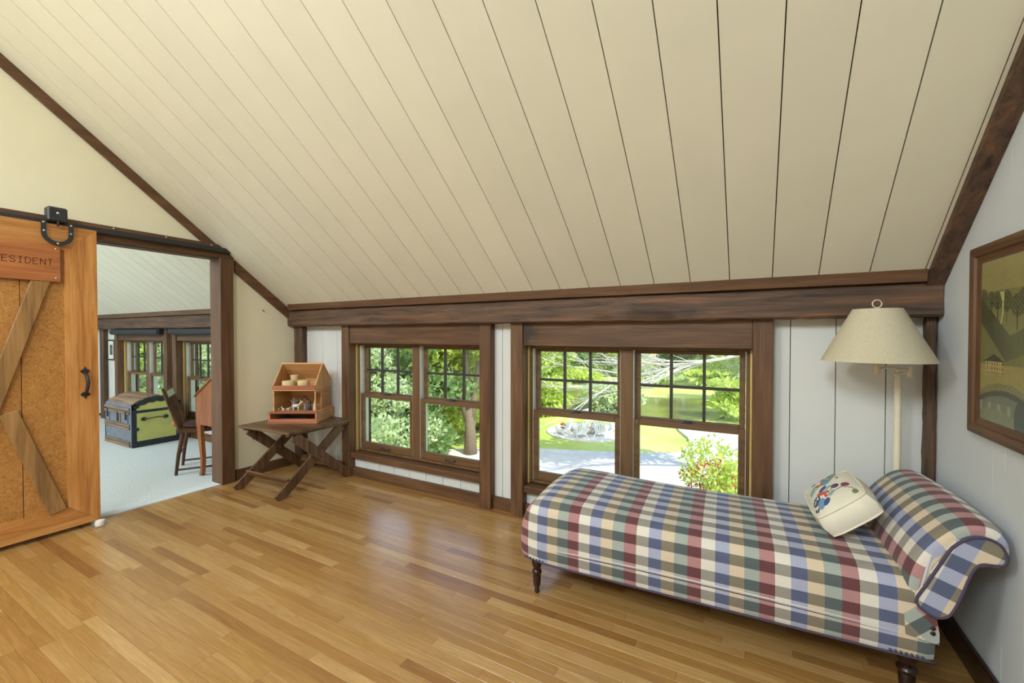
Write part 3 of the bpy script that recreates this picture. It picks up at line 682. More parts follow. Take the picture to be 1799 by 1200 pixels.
def figure(s, arms=True):
    m = MB().lathe([(0, 0), (.016*s, 0), (.013*s, .03*s), (.010*s, .055*s), (.006*s, .066*s), (.004*s, .070*s)], (0, 0, 0), 10, 'z', False); m.ball((0, 0, .078*s), .009*s, 8, 6)
    if arms: m.tube([(-.008*s, 0, .056*s), (-.022*s, -.006*s, .07*s)], [.005*s, .003*s], 6); m.tube([(.008*s, 0, .056*s), (.022*s, -.006*s, .07*s)], [.005*s, .003*s], 6)
    return m
small(animal(1.1, 0), 'donkey_figurine', 'pale donkey figurine in the middle of the toy house', 'figurine', 'white_clay', u0+.185, .075, zF, g2, .3)
small(animal(.5, 0), 'sheep_figurine', 'tiny pale sheep figurine at the front left of the toy house', 'figurine', 'white_clay', u0+.075, .062, zF, g2, 2.6)
small(animal(.42, 0), 'sheep_figurine', 'tiny pale sheep figurine second from the left of the toy house', 'figurine', 'white_clay', u0+.112, .07, zF, g2, .2)
small(animal(.45, 0), 'goat_figurine', 'tiny olive animal figurine in the left corner of the toy house', 'figurine', 'olive_clay', u0+.035, .07, zF, g2, 1)
small(figure(1.25), 'angel_figurine', 'grey figurine with raised arms at the left of the toy house', 'figurine', 'grey_clay', u0+.135, .14, zF, g2)
small(figure(1.0), 'shepherd_figurine', 'dark figurine at the right of the toy house', 'figurine', 'dark_clay', u0+.300, .10, zF, g2)
small(figure(.8, False), 'kneeling_figurine', 'small grey figurine beside the dark one in the toy house', 'figurine', 'grey_clay', u0+.270, .07, zF, g2)
small(figure(.9, False), 'robed_figurine', 'olive robed figurine under the little shelter', 'figurine', 'olive_clay', u0+.205, .125, zF, g2)
small(figure(1.0, False), 'white_figurine', 'white figurine seen through the side opening of the toy house', 'figurine', 'white_clay', u0+.345, .10, zF, g2)
st = MB()
for sgn in (-1, 1): st.bar((sgn*.002, 0, .118), (sgn*.062, 0, .052), .05, .004, (sgn*.7, 0, .7), .0005)
for sgn in (-1, 1):
    for dy in (-.02, .02): st.tube([(sgn*.045, dy, 0), (sgn*.045, dy, .068)], .0035, 6)
small(st, 'toy_shelter', 'little peaked wooden shelter at the back of the toy house', 'toy shelter', 'slat_y', u0+.21, .185, zF, g2, 0, False)
small(MB().cbox(-.12, .12, -.03, .03, 0, .022, .004), 'dark_booklet', 'dark flat booklet lying in the base slot of the toy house', 'booklet', 'dark_clay', .20, .10, .0125, None, 0, False)

# ------------------------------------------------------------------ plaid daybed
TH = math.radians(3.0); P0 = (-1.06, 1.955, 0)
B = thing('daybed', 'plaid upholstered daybed with scrolled headrest and dark turned legs', 'daybed', P0, TH, world=False)
LEN, WID, ZBt = 1.635, .70, .190
def ztop(s): return .485 + .018*math.exp(-((s-.22)/.30)**2) - .010*min(1, s/1.4)
m = MB(); m.uv = []; NS = 64; rows_ = []; rr = .085
ss = sorted(set([round(.16*(1-math.cos(PI/2*i/10)), 5) for i in range(11)] + [.16+(LEN-.16)*i/NS for i in range(NS+1)]))
for s in ss:
    e = 0 if s >= .16 else 1-math.sqrt(max(0, 1-(1-s/.16)**2))       # foot end rounding
    e2 = 0 if s <= LEN-.03 else 1-math.sqrt(max(0, 1-((s-LEN+.03)/.03)**2))
    top = ztop(s) - .135*e; ins = .05*e + .012*e2; r_ = rr*(1-.2*e); pr = []
    bul = .010
    pr.append((ins+.006, ZBt))
    for k in range(1, 7): z = ZBt + (top-r_-ZBt)*k/7; pr.append((ins - bul*math.sin(PI*k/7)*.6, z))
    for k in range(9): a = PI/2*k/8; pr.append((ins + r_ - r_*math.cos(a), top - r_ + r_*math.sin(a)))
    for k in range(1, 12): t = k/12; pr.append((ins+r_ + (WID-2*ins-2*r_)*t, top + .014*math.sin(PI*t)))
    h = len(pr)
    for k in range(8, -1, -1): a = PI/2*k/8; pr.append((WID-ins - r_ + r_*math.cos(a), top - r_ + r_*math.sin(a)))
    for k in range(6, 0, -1): z = ZBt + (top-r_-ZBt)*k/7; pr.append((WID-ins + bul*math.sin(PI*k/7)*.6, z))
    pr.append((WID-ins-.006, ZBt)); ac = 0; base = len(m.v)
    for k, q in enumerate(pr):
        if k: ac += math.dist(q, pr[k-1])
        zz = q[1] + (.018*e if q[1] < .3 else 0)
        m.v.append((s, q[0], zz)); m.uv.append((s-.0007, ac + .020))
    rows_.append((base, len(pr)))
n_ = rows_[0][1]
for (a, _), (b, _) in zip(rows_, rows_[1:]):
    for k in range(n_-1): m.f.append((a+k, b+k, b+k+1, a+k+1))
    m.f.append((a+n_-1, b+n_-1, b, a))
m.f.append(tuple(rows_[0][0]+k for k in range(n_))); m.f.append(tuple(rows_[-1][0]+k for k in range(n_-1, -1, -1)))
L = lambda mb, name, mat, parent=None, sm=False: mb.build(name, mat, parent or B, sm, local=True)
body = L(m, 'body', 'plaid_fabric', None, .9)
# double seam along the near and far side and round the foot
def seam(z, dz, nm, mat, r):
    p = [(LEN-.002, -.002, z), (1.2, -.004, z+dz), (.6, -.004, z+dz), (.20, -.002, z), (.10, .008, z), (.03, .03, z), (.012, .07, z)]
    L(MB().tube(cat_spline(p, 6), r, 6), nm, mat, body, True)
    q = [(x, WID-y_, z_) for x, y_, z_ in p]; L(MB().tube(cat_spline(q, 6), r, 6), nm, mat, body, True)
seam(.272, .010, 'piping', 'piping_light', .0035); seam(.263, .010, 'piping', 'piping_dark', .0030)
seam(.190, .0, 'hem', 'piping_dark', .0040)
for k in range(7): L(MB().ball((.03+.018*k, .004 if k > 2 else .03-.009*k, .198), .005, 7, 5), 'nailhead', 'lock_metal', body, True)
for k in range(7): L(MB().ball((1.60-.015*k, -.001, .198), .005, 7, 5), 'nailhead', 'lock_metal', body, True)
# headrest scroll
pro = [(1.558, .40), (1.552, .455), (1.568, .525), (1.602, .595), (1.645, .650), (1.69, .690), (1.745, .706), (1.795, .694), (1.826, .652), (1.828, .595), (1.805, .553), (1.762, .546), (1.735, .515), (1.716, .455), (1.693, .395), (1.668, .352), (1.62, .340), (1.575, .355)]
cp_ = [Vector((p[0], p[1], 0)) for p in pro]; cl = []
N_ = len(cp_)
for i in range(N_):
    p0, p1, p2, p3 = cp_[i-1], cp_[i], cp_[(i+1) % N_], cp_[(i+2) % N_]
    for k in range(4):
        t = k/4; q = .5*((2*p1)+(p2-p0)*t+(2*p0-5*p1+4*p2-p3)*t*t+(3*p1-p0-3*p2+p3)*t**3); cl.append((q.x, q.y))
def inset(poly, d):
    out = []; n = len(poly)
    for i in range(n):
        a, b, c = Vector(poly[i-1]), Vector(poly[i]), Vector(poly[(i+1) % n]); t = (c-a).normalized(); nr = Vector((t.y, -t.x)); out.append(tuple(b+nr*d))
    return out
m = MB(); m.uv = []; vs_ = [(.004, .030), (.008, .018), (.016, .008), (.032, .002), (.052, 0)]
vs_ = vs_ + [(.05+(WID-.10)*k/10, -.010*math.sin(PI*k/10)) for k in range(1, 10)] + [(WID-v, d) for v, d in reversed(vs_)]
arc = [0]
for a, b in zip(cl, cl[1:]): arc.append(arc[-1]+math.dist(a, b))
nn = len(cl)
for v, d in vs_:
    for (s, z), u in zip(inset(cl, d), arc): m.v.append((s, v, z)); m.uv.append((u+.19, v+.030))
for j in range(len(vs_)-1):
    for k in range(nn): m.f.append((j*nn+k, j*nn+(k+1) % nn, (j+1)*nn+(k+1) % nn, (j+1)*nn+k))
m.f.append(tuple(range(nn))); m.f.append(tuple((len(vs_)-1)*nn+k for k in range(nn-1, -1, -1)))
head = L(m, 'headrest', 'plaid_fabric', None, .9)
# piped scroll panel on both ends
pan = [p for p in inset(cl, .034)]
def in_panel(p): return p[1] > .365 and not (p[0] < 1.57 and p[1] < .41)
pan = [(1.575, .400), (1.60, .465), (1.635, .545), (1.668, .615), (1.71, .655), (1.75, .665), (1.785, .650), (1.802, .615), (1.797, .585), (1.775, .578), (1.738, .572), (1.715, .530), (1.695, .460), (1.675, .400), (1.655, .368), (1.62, .362)]
cp_ = [Vector((p[0], p[1], 0)) for p in pan]; pl2 = []; N_ = len(cp_)
for i in range(N_):
    p0, p1, p2, p3 = cp_[i-1], cp_[i], cp_[(i+1) % N_], cp_[(i+2) % N_]
    for k in range(3):
        t = k/3; q = .5*((2*p1)+(p2-p0)*t+(2*p0-5*p1+4*p2-p3)*t*t+(3*p1-p0-3*p2+p3)*t**3); pl2.append((q.x, q.y))
ax_ = Vector((.36, .93)).normalized(); px_ = Vector((ax_.y, -ax_.x)); c0 = Vector((1.645, .46))
for v0, v1, nm in ((-.016, .004, 'near'), (WID-.004, WID+.016, 'far')):
    m = MB().prism(pl2, 'y', v0, v1); m.uv = []
    for v in m.v:
        q = Vector((v[0], v[2]))-c0; m.uv.append((q.dot(px_)*1.0 + .1365, q.dot(ax_)*.85 + .06))
    pn = L(m, 'scroll_panel', 'plaid_fabric', head); vv = v0 if nm == 'near' else v1
    L(MB().tube([(s, vv, z) for s, z in pl2+pl2[:2]], .0048, 6, False), 'panel_piping', 'piping_dark', head, True)
fp = [(1.545, .345), (1.60, .395), (1.632, .360), (1.640, .30), (1.640, .262), (1.55, .275)]
m = MB().prism(fp, 'y', -.012, .01); m.uv = [((v[0]*.7+v[2]*.7), (v[2]*.7-v[0]*.7)) for v in m.v]; flap = L(m, 'corner_flap', 'plaid_fabric')
for z in (.318, .300): L(MB().ball((1.622, -.014, z), .008, 8, 6, (1, .5, 1)), 'button', 'leg_z', flap, True)
lp = [(.0, .0), (.011, .0), (.014, .008), (.012, .022), (.009, .028), (.017, .034), (.019, .05), (.021, .085), (.019, .094), (.024, .102), (.026, .112), (.022, .12), (.017, .125), (.023, .140), (.029, .165), (.030, .200)]
for s, v in ((.085, .055), (1.575, .06), (.085, WID-.055), (1.575, WID-.06)):
    k = 1.0 if s < 1 else 1.25
    L(MB().lathe([(r*k, h) for r, h in lp], (s, v, 0), 14), 'leg', 'leg_z', None, .7)

# ------------------------------------------------------------------ embroidered pillow
e1 = Vector((math.cos(math.radians(41)), 0, math.sin(math.radians(41)))); e2 = Vector((-.05, 1, 0)).normalized(); nn_ = e1.cross(e2).normalized()
if nn_.z < 0: nn_ = -nn_
PC = Vector((.243, 2.228, .556)); pw, phh, pth = .350, .228, .088
PO = thing('pillow', 'cream embroidered pillow leaning on the headrest of the daybed', 'pillow', tuple(PC + e2*pw/2 + e1*phh/2))
def pp(a, b, c): return PC + e2*a + e1*b + nn_*c    # a across, b up the face, c out of the face
m = MB(); NU, NV = 20, 16; PUF = .040
def puff(u, v):
    e = max(0, (1-abs(2*u-1)**3)*(1-abs(2*v-1)**3)); return e
def corner(u, v): return 1 - .06*(abs(2*u-1)**4)*(1-abs(2*v-1)**2) - .0
for side in (0, 1):
    for j in range(NV+1):
        for i in range(NU+1):
            u, v = i/NU, j/NV; pu = .5+(u-.5)*math.sqrt(1-.16*(2*v-1)**4); pv = .5+(v-.5)*math.sqrt(1-.16*(2*u-1)**4)
            c = PUF*puff(u, v) if side == 0 else -pth - .022*puff(u, v); m.v.append(tuple(pp(pu*pw, pv*phh, c)))
n1 = (NU+1)*(NV+1)
for side in (0, 1):
    for j in range(NV):
        for i in range(NU): b = side*n1 + j*(NU+1)+i; m.f.append((b, b+1, b+NU+2, b+NU+1))
ringi = [i for i in range(NU)] + [j*(NU+1)+NU for j in range(NV)] + [NV*(NU+1)+i for i in range(NU, 0, -1)] + [j*(NU+1) for j in range(NV, 0, -1)]
# boxed side with a soft bulge
cen = PC + e2*pw/2 + e1*phh/2; mids = []
for i in ringi:
    a = Vector(m.v[i]); b = Vector(m.v[i+n1]); q = (a+b)/2; d = q-cen; d -= nn_*d.dot(nn_); m.v.append(tuple(q + d.normalized()*.016)); mids.append(len(m.v)-1)
for k in range(len(ringi)):
    i, j = ringi[k], ringi[(k+1) % len(ringi)]; a, b = mids[k], mids[(k+1) % len(ringi)]
    m.f.append((i, j, b, a)); m.f.append((a, b, j+n1, i+n1))
cover = m.build('cover', 'cream_thread', PO, .8)
for off in (0, n1): MB().tube([m.v[i+off] for i in ringi+ringi[:1]], .0042, 6, False).build('piping', 'lamp_cream', cover, True)
plain('thread_blue', S(112, 146, 176), .8); plain('thread_navy', S(60, 84, 128), .8); plain('thread_red', S(190, 92, 78), .8); plain('thread_purple', S(96, 62, 110), .8); plain('thread_wine', S(130, 60, 84), .8); plain('thread_green', S(116, 130, 84), .8); plain('thread_teal', S(130, 172, 172), .8); plain('thread_ink', S(70, 76, 96), .8)
def onface(u, v): return pp(u*pw, v*phh, PUF*puff(u, v)+.0012)
def blob(u, v, ru, rv, ang, mat, pts=10, sharp=1.0):
    mb = MB(); c_ = onface(u, v); ring = []
    for k in range(pts):
        a = 2*PI*k/pts; x = ru*math.cos(a); y = rv*math.sin(a)*(abs(math.sin(a))**(sharp-1) if sharp > 1 else 1)
        ring.append(onface(u + (x*math.cos(ang)-y*math.sin(ang))/pw, v + (x*math.sin(ang)+y*math.cos(ang))/phh))
    vs_ = [tuple(c_+nn_*.0012)] + [tuple(q) for q in ring] + [tuple(q-nn_*.004) for q in ring]
    fs = [(0, 1+k, 1+(k+1) % pts) for k in range(pts)] + [(1+k, 1+pts+k, 1+pts+(k+1) % pts, 1+(k+1) % pts) for k in range(pts)]
    mb.add(vs_, fs); mb.build('embroidery', mat, cover)
def thread(pts, mat, r=.0016): MB().tube([tuple(onface(u, v)) for u, v in pts], r, 5).build('embroidery', mat, cover, True)
# in face coordinates u runs from the near edge to the far edge, v from the lower edge to the upper one
blob(.17, .26, .030, .018, .5, 'thread_blue'); blob(.15, .36, .022, .012, .9, 'thread_navy'); thread([(.13, .16), (.10, .12), (.12, .08), (.15, .10)], 'thread_ink', .003)
blob(.27, .20, .030, .020, .6, 'thread_ink', 12); blob(.27, .20, .022, .013, .6, 'cream_thread', 12)
for k in range(8): blob(.25+.02*(k % 3), .15+.045*(k//3), .004, .003, 0, 'thread_ink', 6)
blob(.34, .36, .026, .013, 2.2, 'thread_red'); blob(.28, .44, .024, .012, .4, 'thread_red', 10); blob(.27, .45, .014, .007, .4, 'cream_thread', 8)
blob(.44, .42, .026, .012, .8, 'thread_navy'); blob(.40, .50, .022, .010, 1.2, 'thread_teal'); blob(.60, .26, .034, .014, .9, 'thread_teal'); blob(.60, .40, .024, .010, 2.0, 'thread_red'); blob(.55, .20, .026, .010, .4, 'thread_teal')
blob(.60, .58, .036, .014, .7, 'thread_blue'); blob(.68, .50, .028, .012, .3, 'thread_blue'); blob(.36, .64, .019, .017, 0, 'thread_purple'); blob(.32, .80, .019, .015, 0, 'thread_wine'); blob(.12, .86, .014, .010, .5, 'thread_green')
thread([(.30, .52), (.34, .60), (.36, .64)], 'thread_green'); thread([(.24, .52), (.26, .68), (.31, .78)], 'thread_green'); thread([(.28, .72), (.20, .86), (.14, .88), (.11, .84)], 'thread_green'); blob(.24, .52, .020, .008, .8, 'thread_teal')
thread([(.50, .22), (.58, .40), (.66, .56), (.78, .62), (.84, .72)], 'thread_green'); thread([(.66, .56), (.66, .70), (.60, .78), (.56, .74)], 'thread_green'); blob(.78, .62, .018, .009, .4, 'thread_green'); blob(.84, .72, .014, .008, 1, 'thread_ink'); blob(.80, .50, .016, .009, 2, 'thread_red'); blob(.80, .30, .014, .009, 1, 'thread_wine'); blob(.72, .70, .018, .008, 1.5, 'thread_green')

# ------------------------------------------------------------------ floor lamp
LP = thing('floor_lamp', 'cream floor lamp with swing arm and wide linen shade behind the daybed', 'lamp', (.628, 2.785, 0))
MB().lathe([(0, 0), (.068, 0), (.070, .010), (.060, .020), (.020, .028), (.015, .04)], (.628, 2.785, 0), 20, 'z', False).build('base', 'lamp_cream', LP, .7)
MB().lathe([(.0145, .03), (.0145, 1.145), (.018, 1.147), (.018, 1.156), (.011, 1.160), (.009, 1.172), (0, 1.172)], (.628, 2.785, 0), 14).build('pole', 'lamp_cream', LP, .7)
el = (.655, 2.715, 1.170); sc_ = (.505, 2.585, 1.185)
ar = MB().tube([(.628, 2.785, 1.162), (.640, 2.752, 1.160), el], .0065, 8); ar.tube(cat_spline([(el[0], el[1], el[2]+.012), (.605, 2.68, 1.184), (.56, 2.632, 1.196), sc_], 5), .0062, 8)
ar.build('swing_arm', 'lamp_cream', LP, True)
MB().lathe([(.0, -.024), (.0115, -.024), (.0115, .026), (0, .026)], el, 12, 'z', False).build('elbow_joint', 'lamp_cream', LP, .7)
MB().lathe([(0, -.020), (.0115, -.020), (.0115, .026), (.006, .03), (.006, .27), (0, .27)], sc_, 12, 'z', False).build('shade_stem', 'lamp_cream', LP, .7)
m = MB(); n = 48; zb_, zt2 = 1.226, 1.470; rb, rt = .214, .094
for r, z in ((rb, zb_), (rb-.004, zb_+.006), (rt, zt2-.004), (rt-.002, zt2), (rt-.005, zt2-.002), (rb-.009, zb_+.003)):
    for k in range(n): a = 2*PI*k/n; m.v.append((sc_[0]+r*math.cos(a), sc_[1]+r*math.sin(a), z))
for i in range(6):
    for k in range(n): m.f.append((i*n+k, i*n+(k+1) % n, ((i+1) % 6)*n+(k+1) % n, ((i+1) % 6)*n+k))
sh = m.build('shade', 'lamp_shade_linen', LP, .5)
sp = MB()
for k in range(3): a = 2*PI*k/3+.4; sp.tube([(sc_[0], sc_[1], zt2-.012), (sc_[0]+rt*math.cos(a), sc_[1]+rt*math.sin(a), zt2-.004)], .002, 6)
sp.build('shade_spider', 'lamp_cream', sh)
rg = [(sc_[0]+.021*math.cos(t)*.9, sc_[1]+.021*math.cos(t)*.45, 1.494+.018*math.sin(t)) for t in [2*PI*k/24 for k in range(25)]]
f_ = MB().tube(rg, .0028, 6, False); f_.tube([(sc_[0], sc_[1], 1.455), (sc_[0], sc_[1], 1.476)], .004, 6); f_.build('ring_finial', 'lamp_cream', LP, True)

# ------------------------------------------------------------------ framed painting on the right wall
PF = thing('framed_painting', 'brown framed landscape painting on the right wall', 'painting', (XR-.02, 2.10, 1.32))
ya, yb, za, zb2, fwd_ = 1.80, 2.402, .966, 1.688, .062
def fside(p0, p1, inner0, inner1, nm):
    # profile from outer edge to inner edge, stepped moulding
    st = [(0, 0), (0, .022), (.25, .028), (.55, .022), (.62, .014), (.92, .010), (1, .010), (1, 0)]
    m = MB(); P = lambda a, b, f: (a[0]+(b[0]-a[0])*f, a[1]+(b[1]-a[1])*f)
    for q, qi in ((p0, inner0), (p1, inner1)):
        for f, h in st: y_, z_ = P(q, qi, f); m.v.append((XR-.0005-h, y_, z_))
    k = len(st); m.f += [tuple(range(k)), tuple(range(2*k-1, k-1, -1))] + [(i, (i+1) % k, k+(i+1) % k, k+i) for i in range(k)]
    m.build('frame_side', 'stain_z' if nm == 'v' else 'stain_y', PF)
o4 = [(ya, za), (yb, za), (yb, zb2), (ya, zb2)]; i4 = [(ya+fwd_, za+fwd_), (yb-fwd_, za+fwd_), (yb-fwd_, zb2-fwd_), (ya+fwd_, zb2-fwd_)]
for k in range(4): fside(o4[k], o4[(k+1) % 4], i4[k], i4[(k+1) % 4], 'h' if k % 2 == 0 else 'v')
NY, NZ = 150, 180; m = MB(); y0, y1, z0, z1 = ya+fwd_-.003, yb-fwd_+.003, za+fwd_-.003, zb2-fwd_+.003; colr = []
RP = random.Random(3); trees_ = [(.05+.12*k+RP.uniform(-.02, .02), .70+.14*abs(.45-.12*k)+RP.uniform(-.02, .02), RP.uniform(.06, .10)) for k in range(9)]
def pic(u, w):      # u: 0 at the left (far) edge, w: 0 at the bottom
    c = np.array(S(150, 140, 92)[:3]) if w > .8 else np.array(S(128, 124, 78)[:3])
    hill = .78 - .55*u if u < .45 else .53 + .25*(u-.45)
    if w < hill: c = np.array(S(84, 86, 56)[:3])*(1+.25*math.sin(9*u+6*w))
    if w < .62-.6*u or w < .30+.2*u: c = np.array(S(112, 112, 66)[:3])
    for tx, ty, tr in trees_:
        d = math.hypot(u-tx, (w-ty)*1.25)
        if d < tr and (math.sin(u*190+w*60)*math.sin(w*170-u*40)) > -.35: c = np.array(S(72, 78, 54)[:3])
        if abs(u-tx) < .006 and ty-tr*1.6 < w < ty: c = np.array(S(60, 56, 44)[:3])
    fx = .33+.02*math.sin(w*20)
    if .60 < w < .79 and abs(u-fx) < .010+.02*max(0, w-.73)/.05: c = np.array(S(188, 180, 116)[:3])
    if w < .36: c = np.array(S(150, 138, 78)[:3])
    if .09 < u < .36 and .30 < w < .39: c = np.array(S(176, 152, 92)[:3]);
    if .09 < u < .36 and .30 < w < .38 and (u*26 % 1) < .3 and (w*34 % 1) < .6: c = np.array(S(60, 58, 50)[:3])
    if .08 < u < .37 and .375 < w < .375+.045*(1-abs(u-.225)/.17): c = np.array(S(54, 54, 48)[:3])
    arch = .22 - .42*(u-.38)**2
    if w < arch+.03: c = np.array(S(136, 132, 86)[:3]) if (u*34+w*8) % 1 > .3 else np.array(S(92, 88, 62)[:3])
    if w < arch-.012: c = np.array(S(72, 74, 58)[:3])
    if w < arch-.045: c = np.array(S(104, 110, 88)[:3])
    if w < .125 and (u*7 % 1) < .35: c = np.array(S(140, 142, 116)[:3])
    if w < .06+.03*math.sin(6*u): c = np.array(S(118, 122, 88)[:3])
    if math.hypot(u-.62, (w-.06)*.9) < .10: c = np.array(S(62, 70, 56)[:3])
    return c
for j in range(NZ+1):
    for i in range(NY+1):
        m.v.append((XR-.008, y0+(y1-y0)*i/NY, z0+(z1-z0)*j/NZ)); colr.append(pic(1-i/NY, j/NZ))
for j in range(NZ):
    for i in range(NY): b = j*(NY+1)+i; m.f.append((b, b+NY+1, b+NY+2, b+1))
b = len(m.v); m.v += [(XR-.002, y0, z0), (XR-.002, y1, z0), (XR-.002, y1, z1), (XR-.002, y0, z1)]; m.f.append((b, b+1, b+2, b+3)); colr += [np.array((.1, .1, .1))]*4
cv = m.build('canvas', 'painting_print', PF); ca = cv.data.color_attributes.new('paint', 'FLOAT_COLOR', 'POINT')
ca.data.foreach_set('color', np.hstack([np.array(colr), np.ones((len(colr), 1))]).astype(np.float32).ravel())

# ------------------------------------------------------------------ steamer trunk in the far room
T = thing('steamer_trunk', 'old dome topped trunk with yellow end panel and black edging', 'trunk', (-6.76, 2.465, .006))
x0, x1, y0, y1, zf = -7.14, -6.39, 2.222, 2.712, .006
arch = lambda y: .505 + .085*(1-((y-(y0+y1)/2)/((y1-y0)/2))**2)
ap = [(y0+(y1-y0)*k/12, arch(y0+(y1-y0)*k/12)) for k in range(13)]
MB().box(x0, x1, y0, y1, zf, .43).build('body', 'tin', T)
MB().prism([(y0, .435)] + ap + [(y1, .435)], 'x', x0, x1).build('lid', 'tin', T)
def endp(xa, xb):
    MB().prism([(y0+.03, .07), (y0+.03, .418), (y1-.03, .418), (y1-.03, .07)], 'x', xa, xb).build('end_panel', 'yellow_board', T)
    MB().prism([(y0+.03, .446)] + [(y, z-.035) for y, z in ap[1:-1]] + [(y1-.03, .446)], 'x', xa, xb).build('end_panel', 'yellow_board', T)
    e = .004 if xb > xa and xa >= x1-.001 else -.004; q = sorted((xa, xb+e))
    MB().cbox(*q, y0-.006, y0+.045, zf, .52, .003).build('edge_band', 'black_paint', T); MB().cbox(*q, y1-.045, y1+.006, zf, .52, .003).build('edge_band', 'black_paint', T)
    MB().cbox(*q, y0+.045, y1-.045, zf, .078, .003).build('bottom_band', 'black_paint', T); MB().cbox(*q, y0+.045, y1-.045, .412, .442, .003).build('middle_band', 'black_paint', T)
    o_ = [(y, z+.006) for y, z in ap]; i_ = [(y, z-.05-(.014 if k % 2 else 0)) for k, (y, z) in enumerate(ap)]
    MB().prism(o_+list(reversed(i_)), 'x', *q).build('arch_band', 'black_paint', T)
endp(x1, x1+.004); endp(x0, x0-.004)
for y in (y0+.045, y1-.045):
    for z in (.22, .49): MB().cbox(x1, x1+.014, y-.03, y+.022, z-.018, z+.018, .004).build('corner_clamp', 'black_paint', T)
hd = MB().tube(cat_spline([(x1+.008, 2.335, .335), (x1+.032, 2.37, .340), (x1+.040, 2.445, .346), (x1+.032, 2.52, .340), (x1+.008, 2.555, .335)], 5), .011, 8, True, .7); h_ = hd.build('handle', 'slat_y', T, True)
for y in (2.335, 2.555): MB().ball((x1+.010, y, .336), .026, 10, 7, (.5, 1.2, .9)).build('handle_cap', 'black_iron', h_, True)
for z0_, z1_ in ((.012, .045), (.055, .075), (.215, .245), (.255, .28), (.395, .425), (.445, .475)): MB().cbox(x0, x1-.05, y0-.014, y0, z0_, z1_, .003).build('slat', 'slat_x', T)
for k in range(5):
    ya_, yb_ = y0+.02+.095*k, y0+.02+.095*k+.068
    m = MB(); q = [(ya_+(yb_-ya_)*i/4) for i in range(5)]; m.prism([(y, arch(y)+.014) for y in q]+[(y, arch(y)+.001) for y in reversed(q)], 'x', x0+.02, x1-.02); m.build('lid_slat', 'slat_x', T)
for x in (x0+.10, x1-.13): MB().cbox(x-.03, x+.03, y0-.008, y0-.001, .29, .39, .002).build('tin_patch', 'tin', T); MB().cbox(x-.012, x+.012, y0-.022, y0-.008, .33, .43, .004).build('latch', 'black_iron', T)
lk = MB().cbox(-6.80, -6.70, y0-.007, y0-.001, .285, .392, .002).build('lock_plate', 'slat_z', T); MB().cbox(-6.775, -6.735, y0-.018, y0-.007, .30, .42, .004).build('hasp', 'black_iron', lk)

# ------------------------------------------------------------------ wooden chair in the far room
C = thing('wooden_chair', 'dark wooden slat back chair with cushion beyond the doorway', 'chair', (-4.846, 2.267, .006), math.radians(-31.3), world=False)
L = lambda mb, name, mat, parent=None, sm=.7: mb.build(name, mat, parent or C, sm, local=True)
L(MB().prism([(-.19, -.19), (-.20, .05), (-.17, .19), (.17, .19), (.20, .05), (.19, -.19), (.10, -.205), (-.10, -.205)], 'z', .400, .434), 'seat', 'chair_z')
cu = MB(); cu.lathe([(0, 0), (.165, 0), (.18, .012), (.172, .028), (.10, .036), (0, .037)], (0, 0, .4345), 16, 'z', False); L(cu, 'cushion', 'cushion_dark')
for sx in (-1, 1):
    L(MB().tube([(sx*.15, -.15, .41), (sx*.17, -.185, .2), (sx*.185, -.205, 0)], [.019, .017, .013], 10), 'leg', 'chair_z')
    L(MB().tube([(sx*.15, .14, .41), (sx*.17, .165, .2), (sx*.185, .185, 0)], [.019, .017, .013], 10), 'leg', 'chair_z')
    L(MB().tube([(sx*.165, -.175, .425), (sx*.175, -.235, .62), (sx*.18, -.30, .835)], [.017, .016, .013], 10), 'back_post', 'chair_z')
    L(MB().tube([(sx*.182, -.2, .05), (sx*.182, .18, .05)], .010, 8), 'stretcher', 'chair_z')
L(MB().tube([(-.17, -.18, .20), (.17, -.18, .20)], .009, 8), 'stretcher', 'chair_z')
cr = L(MB().bar((-.175, -.278, .775), (.175, -.278, .775), .018, .085, (0, -.30, .95)), 'crest_rail', 'chair_z', None, False); MB().bar((-.155, -.266, .777), (.155, -.266, .777), .003, .06, (0, -.30, .95)).build('pale_panel', 'label_pale', cr, local=True)
for x in (-.09, -.03, .03, .09): L(MB().tube([(x*.95, -.18, .43), (x, -.272, .75)], .009, 8), 'spindle', 'chair_z')
ob_ = MB().ball((-4.99, 2.08, .468), .030, 12, 8); tag(ob_.build('orange_ball', 'orange_ball', smooth=True), 'small orange ball at the back corner of the wooden chair seat', 'ball')
ob_.v = ob_.v
# ------------------------------------------------------------------ slant top desk
Dk = thing('slant_desk', 'reddish slant top desk standing behind the doorway post', 'desk', (-4.48, 2.38, .006))
sp_ = [(-4.655, .495), (-4.66, .755), (-4.645, .768), (-4.345, .955), (-4.318, .955), (-4.318, .495)]
for ya_, yb_ in ((2.105, 2.125), (2.625, 2.645)): MB().prism(sp_, 'y', ya_, yb_).build('side_panel', 'desk_z', Dk)
MB().prism([(-4.672, .752), (-4.662, .770), (-4.342, .970), (-4.334, .955)], 'y', 2.095, 2.655).build('slant_lid', 'desk_y', Dk)
MB().cbox(-4.652, -4.632, 2.125, 2.625, .495, .750, .003).build('front_panel', 'desk_y', Dk); MB().cbox(-4.632, -4.318, 2.125, 2.625, .495, .512, .002).build('bottom_panel', 'desk_y', Dk); MB().cbox(-4.335, -4.318, 2.125, 2.625, .512, .95, .002).build('back_panel', 'desk_y', Dk)
for y in (2.112, 2.615):
    for xs_, d in ((-4.655, 1), (-4.318, -1)):
        pr = [(0, .50), (.085, .50), (.082, .40), (.098, .30), (.112, .20), (.110, .10), (.095, .02), (.085, .006), (.045, .006), (.068, .05), (.075, .12), (.068, .20), (.045, .30), (.022, .40)]
        if d < 0: pr = [(-a*.5, z) for a, z in pr]
        MB().prism([(xs_+a, z) for a, z in pr], 'y', y-.006, y+.026).build('leg', 'desk_z', Dk)

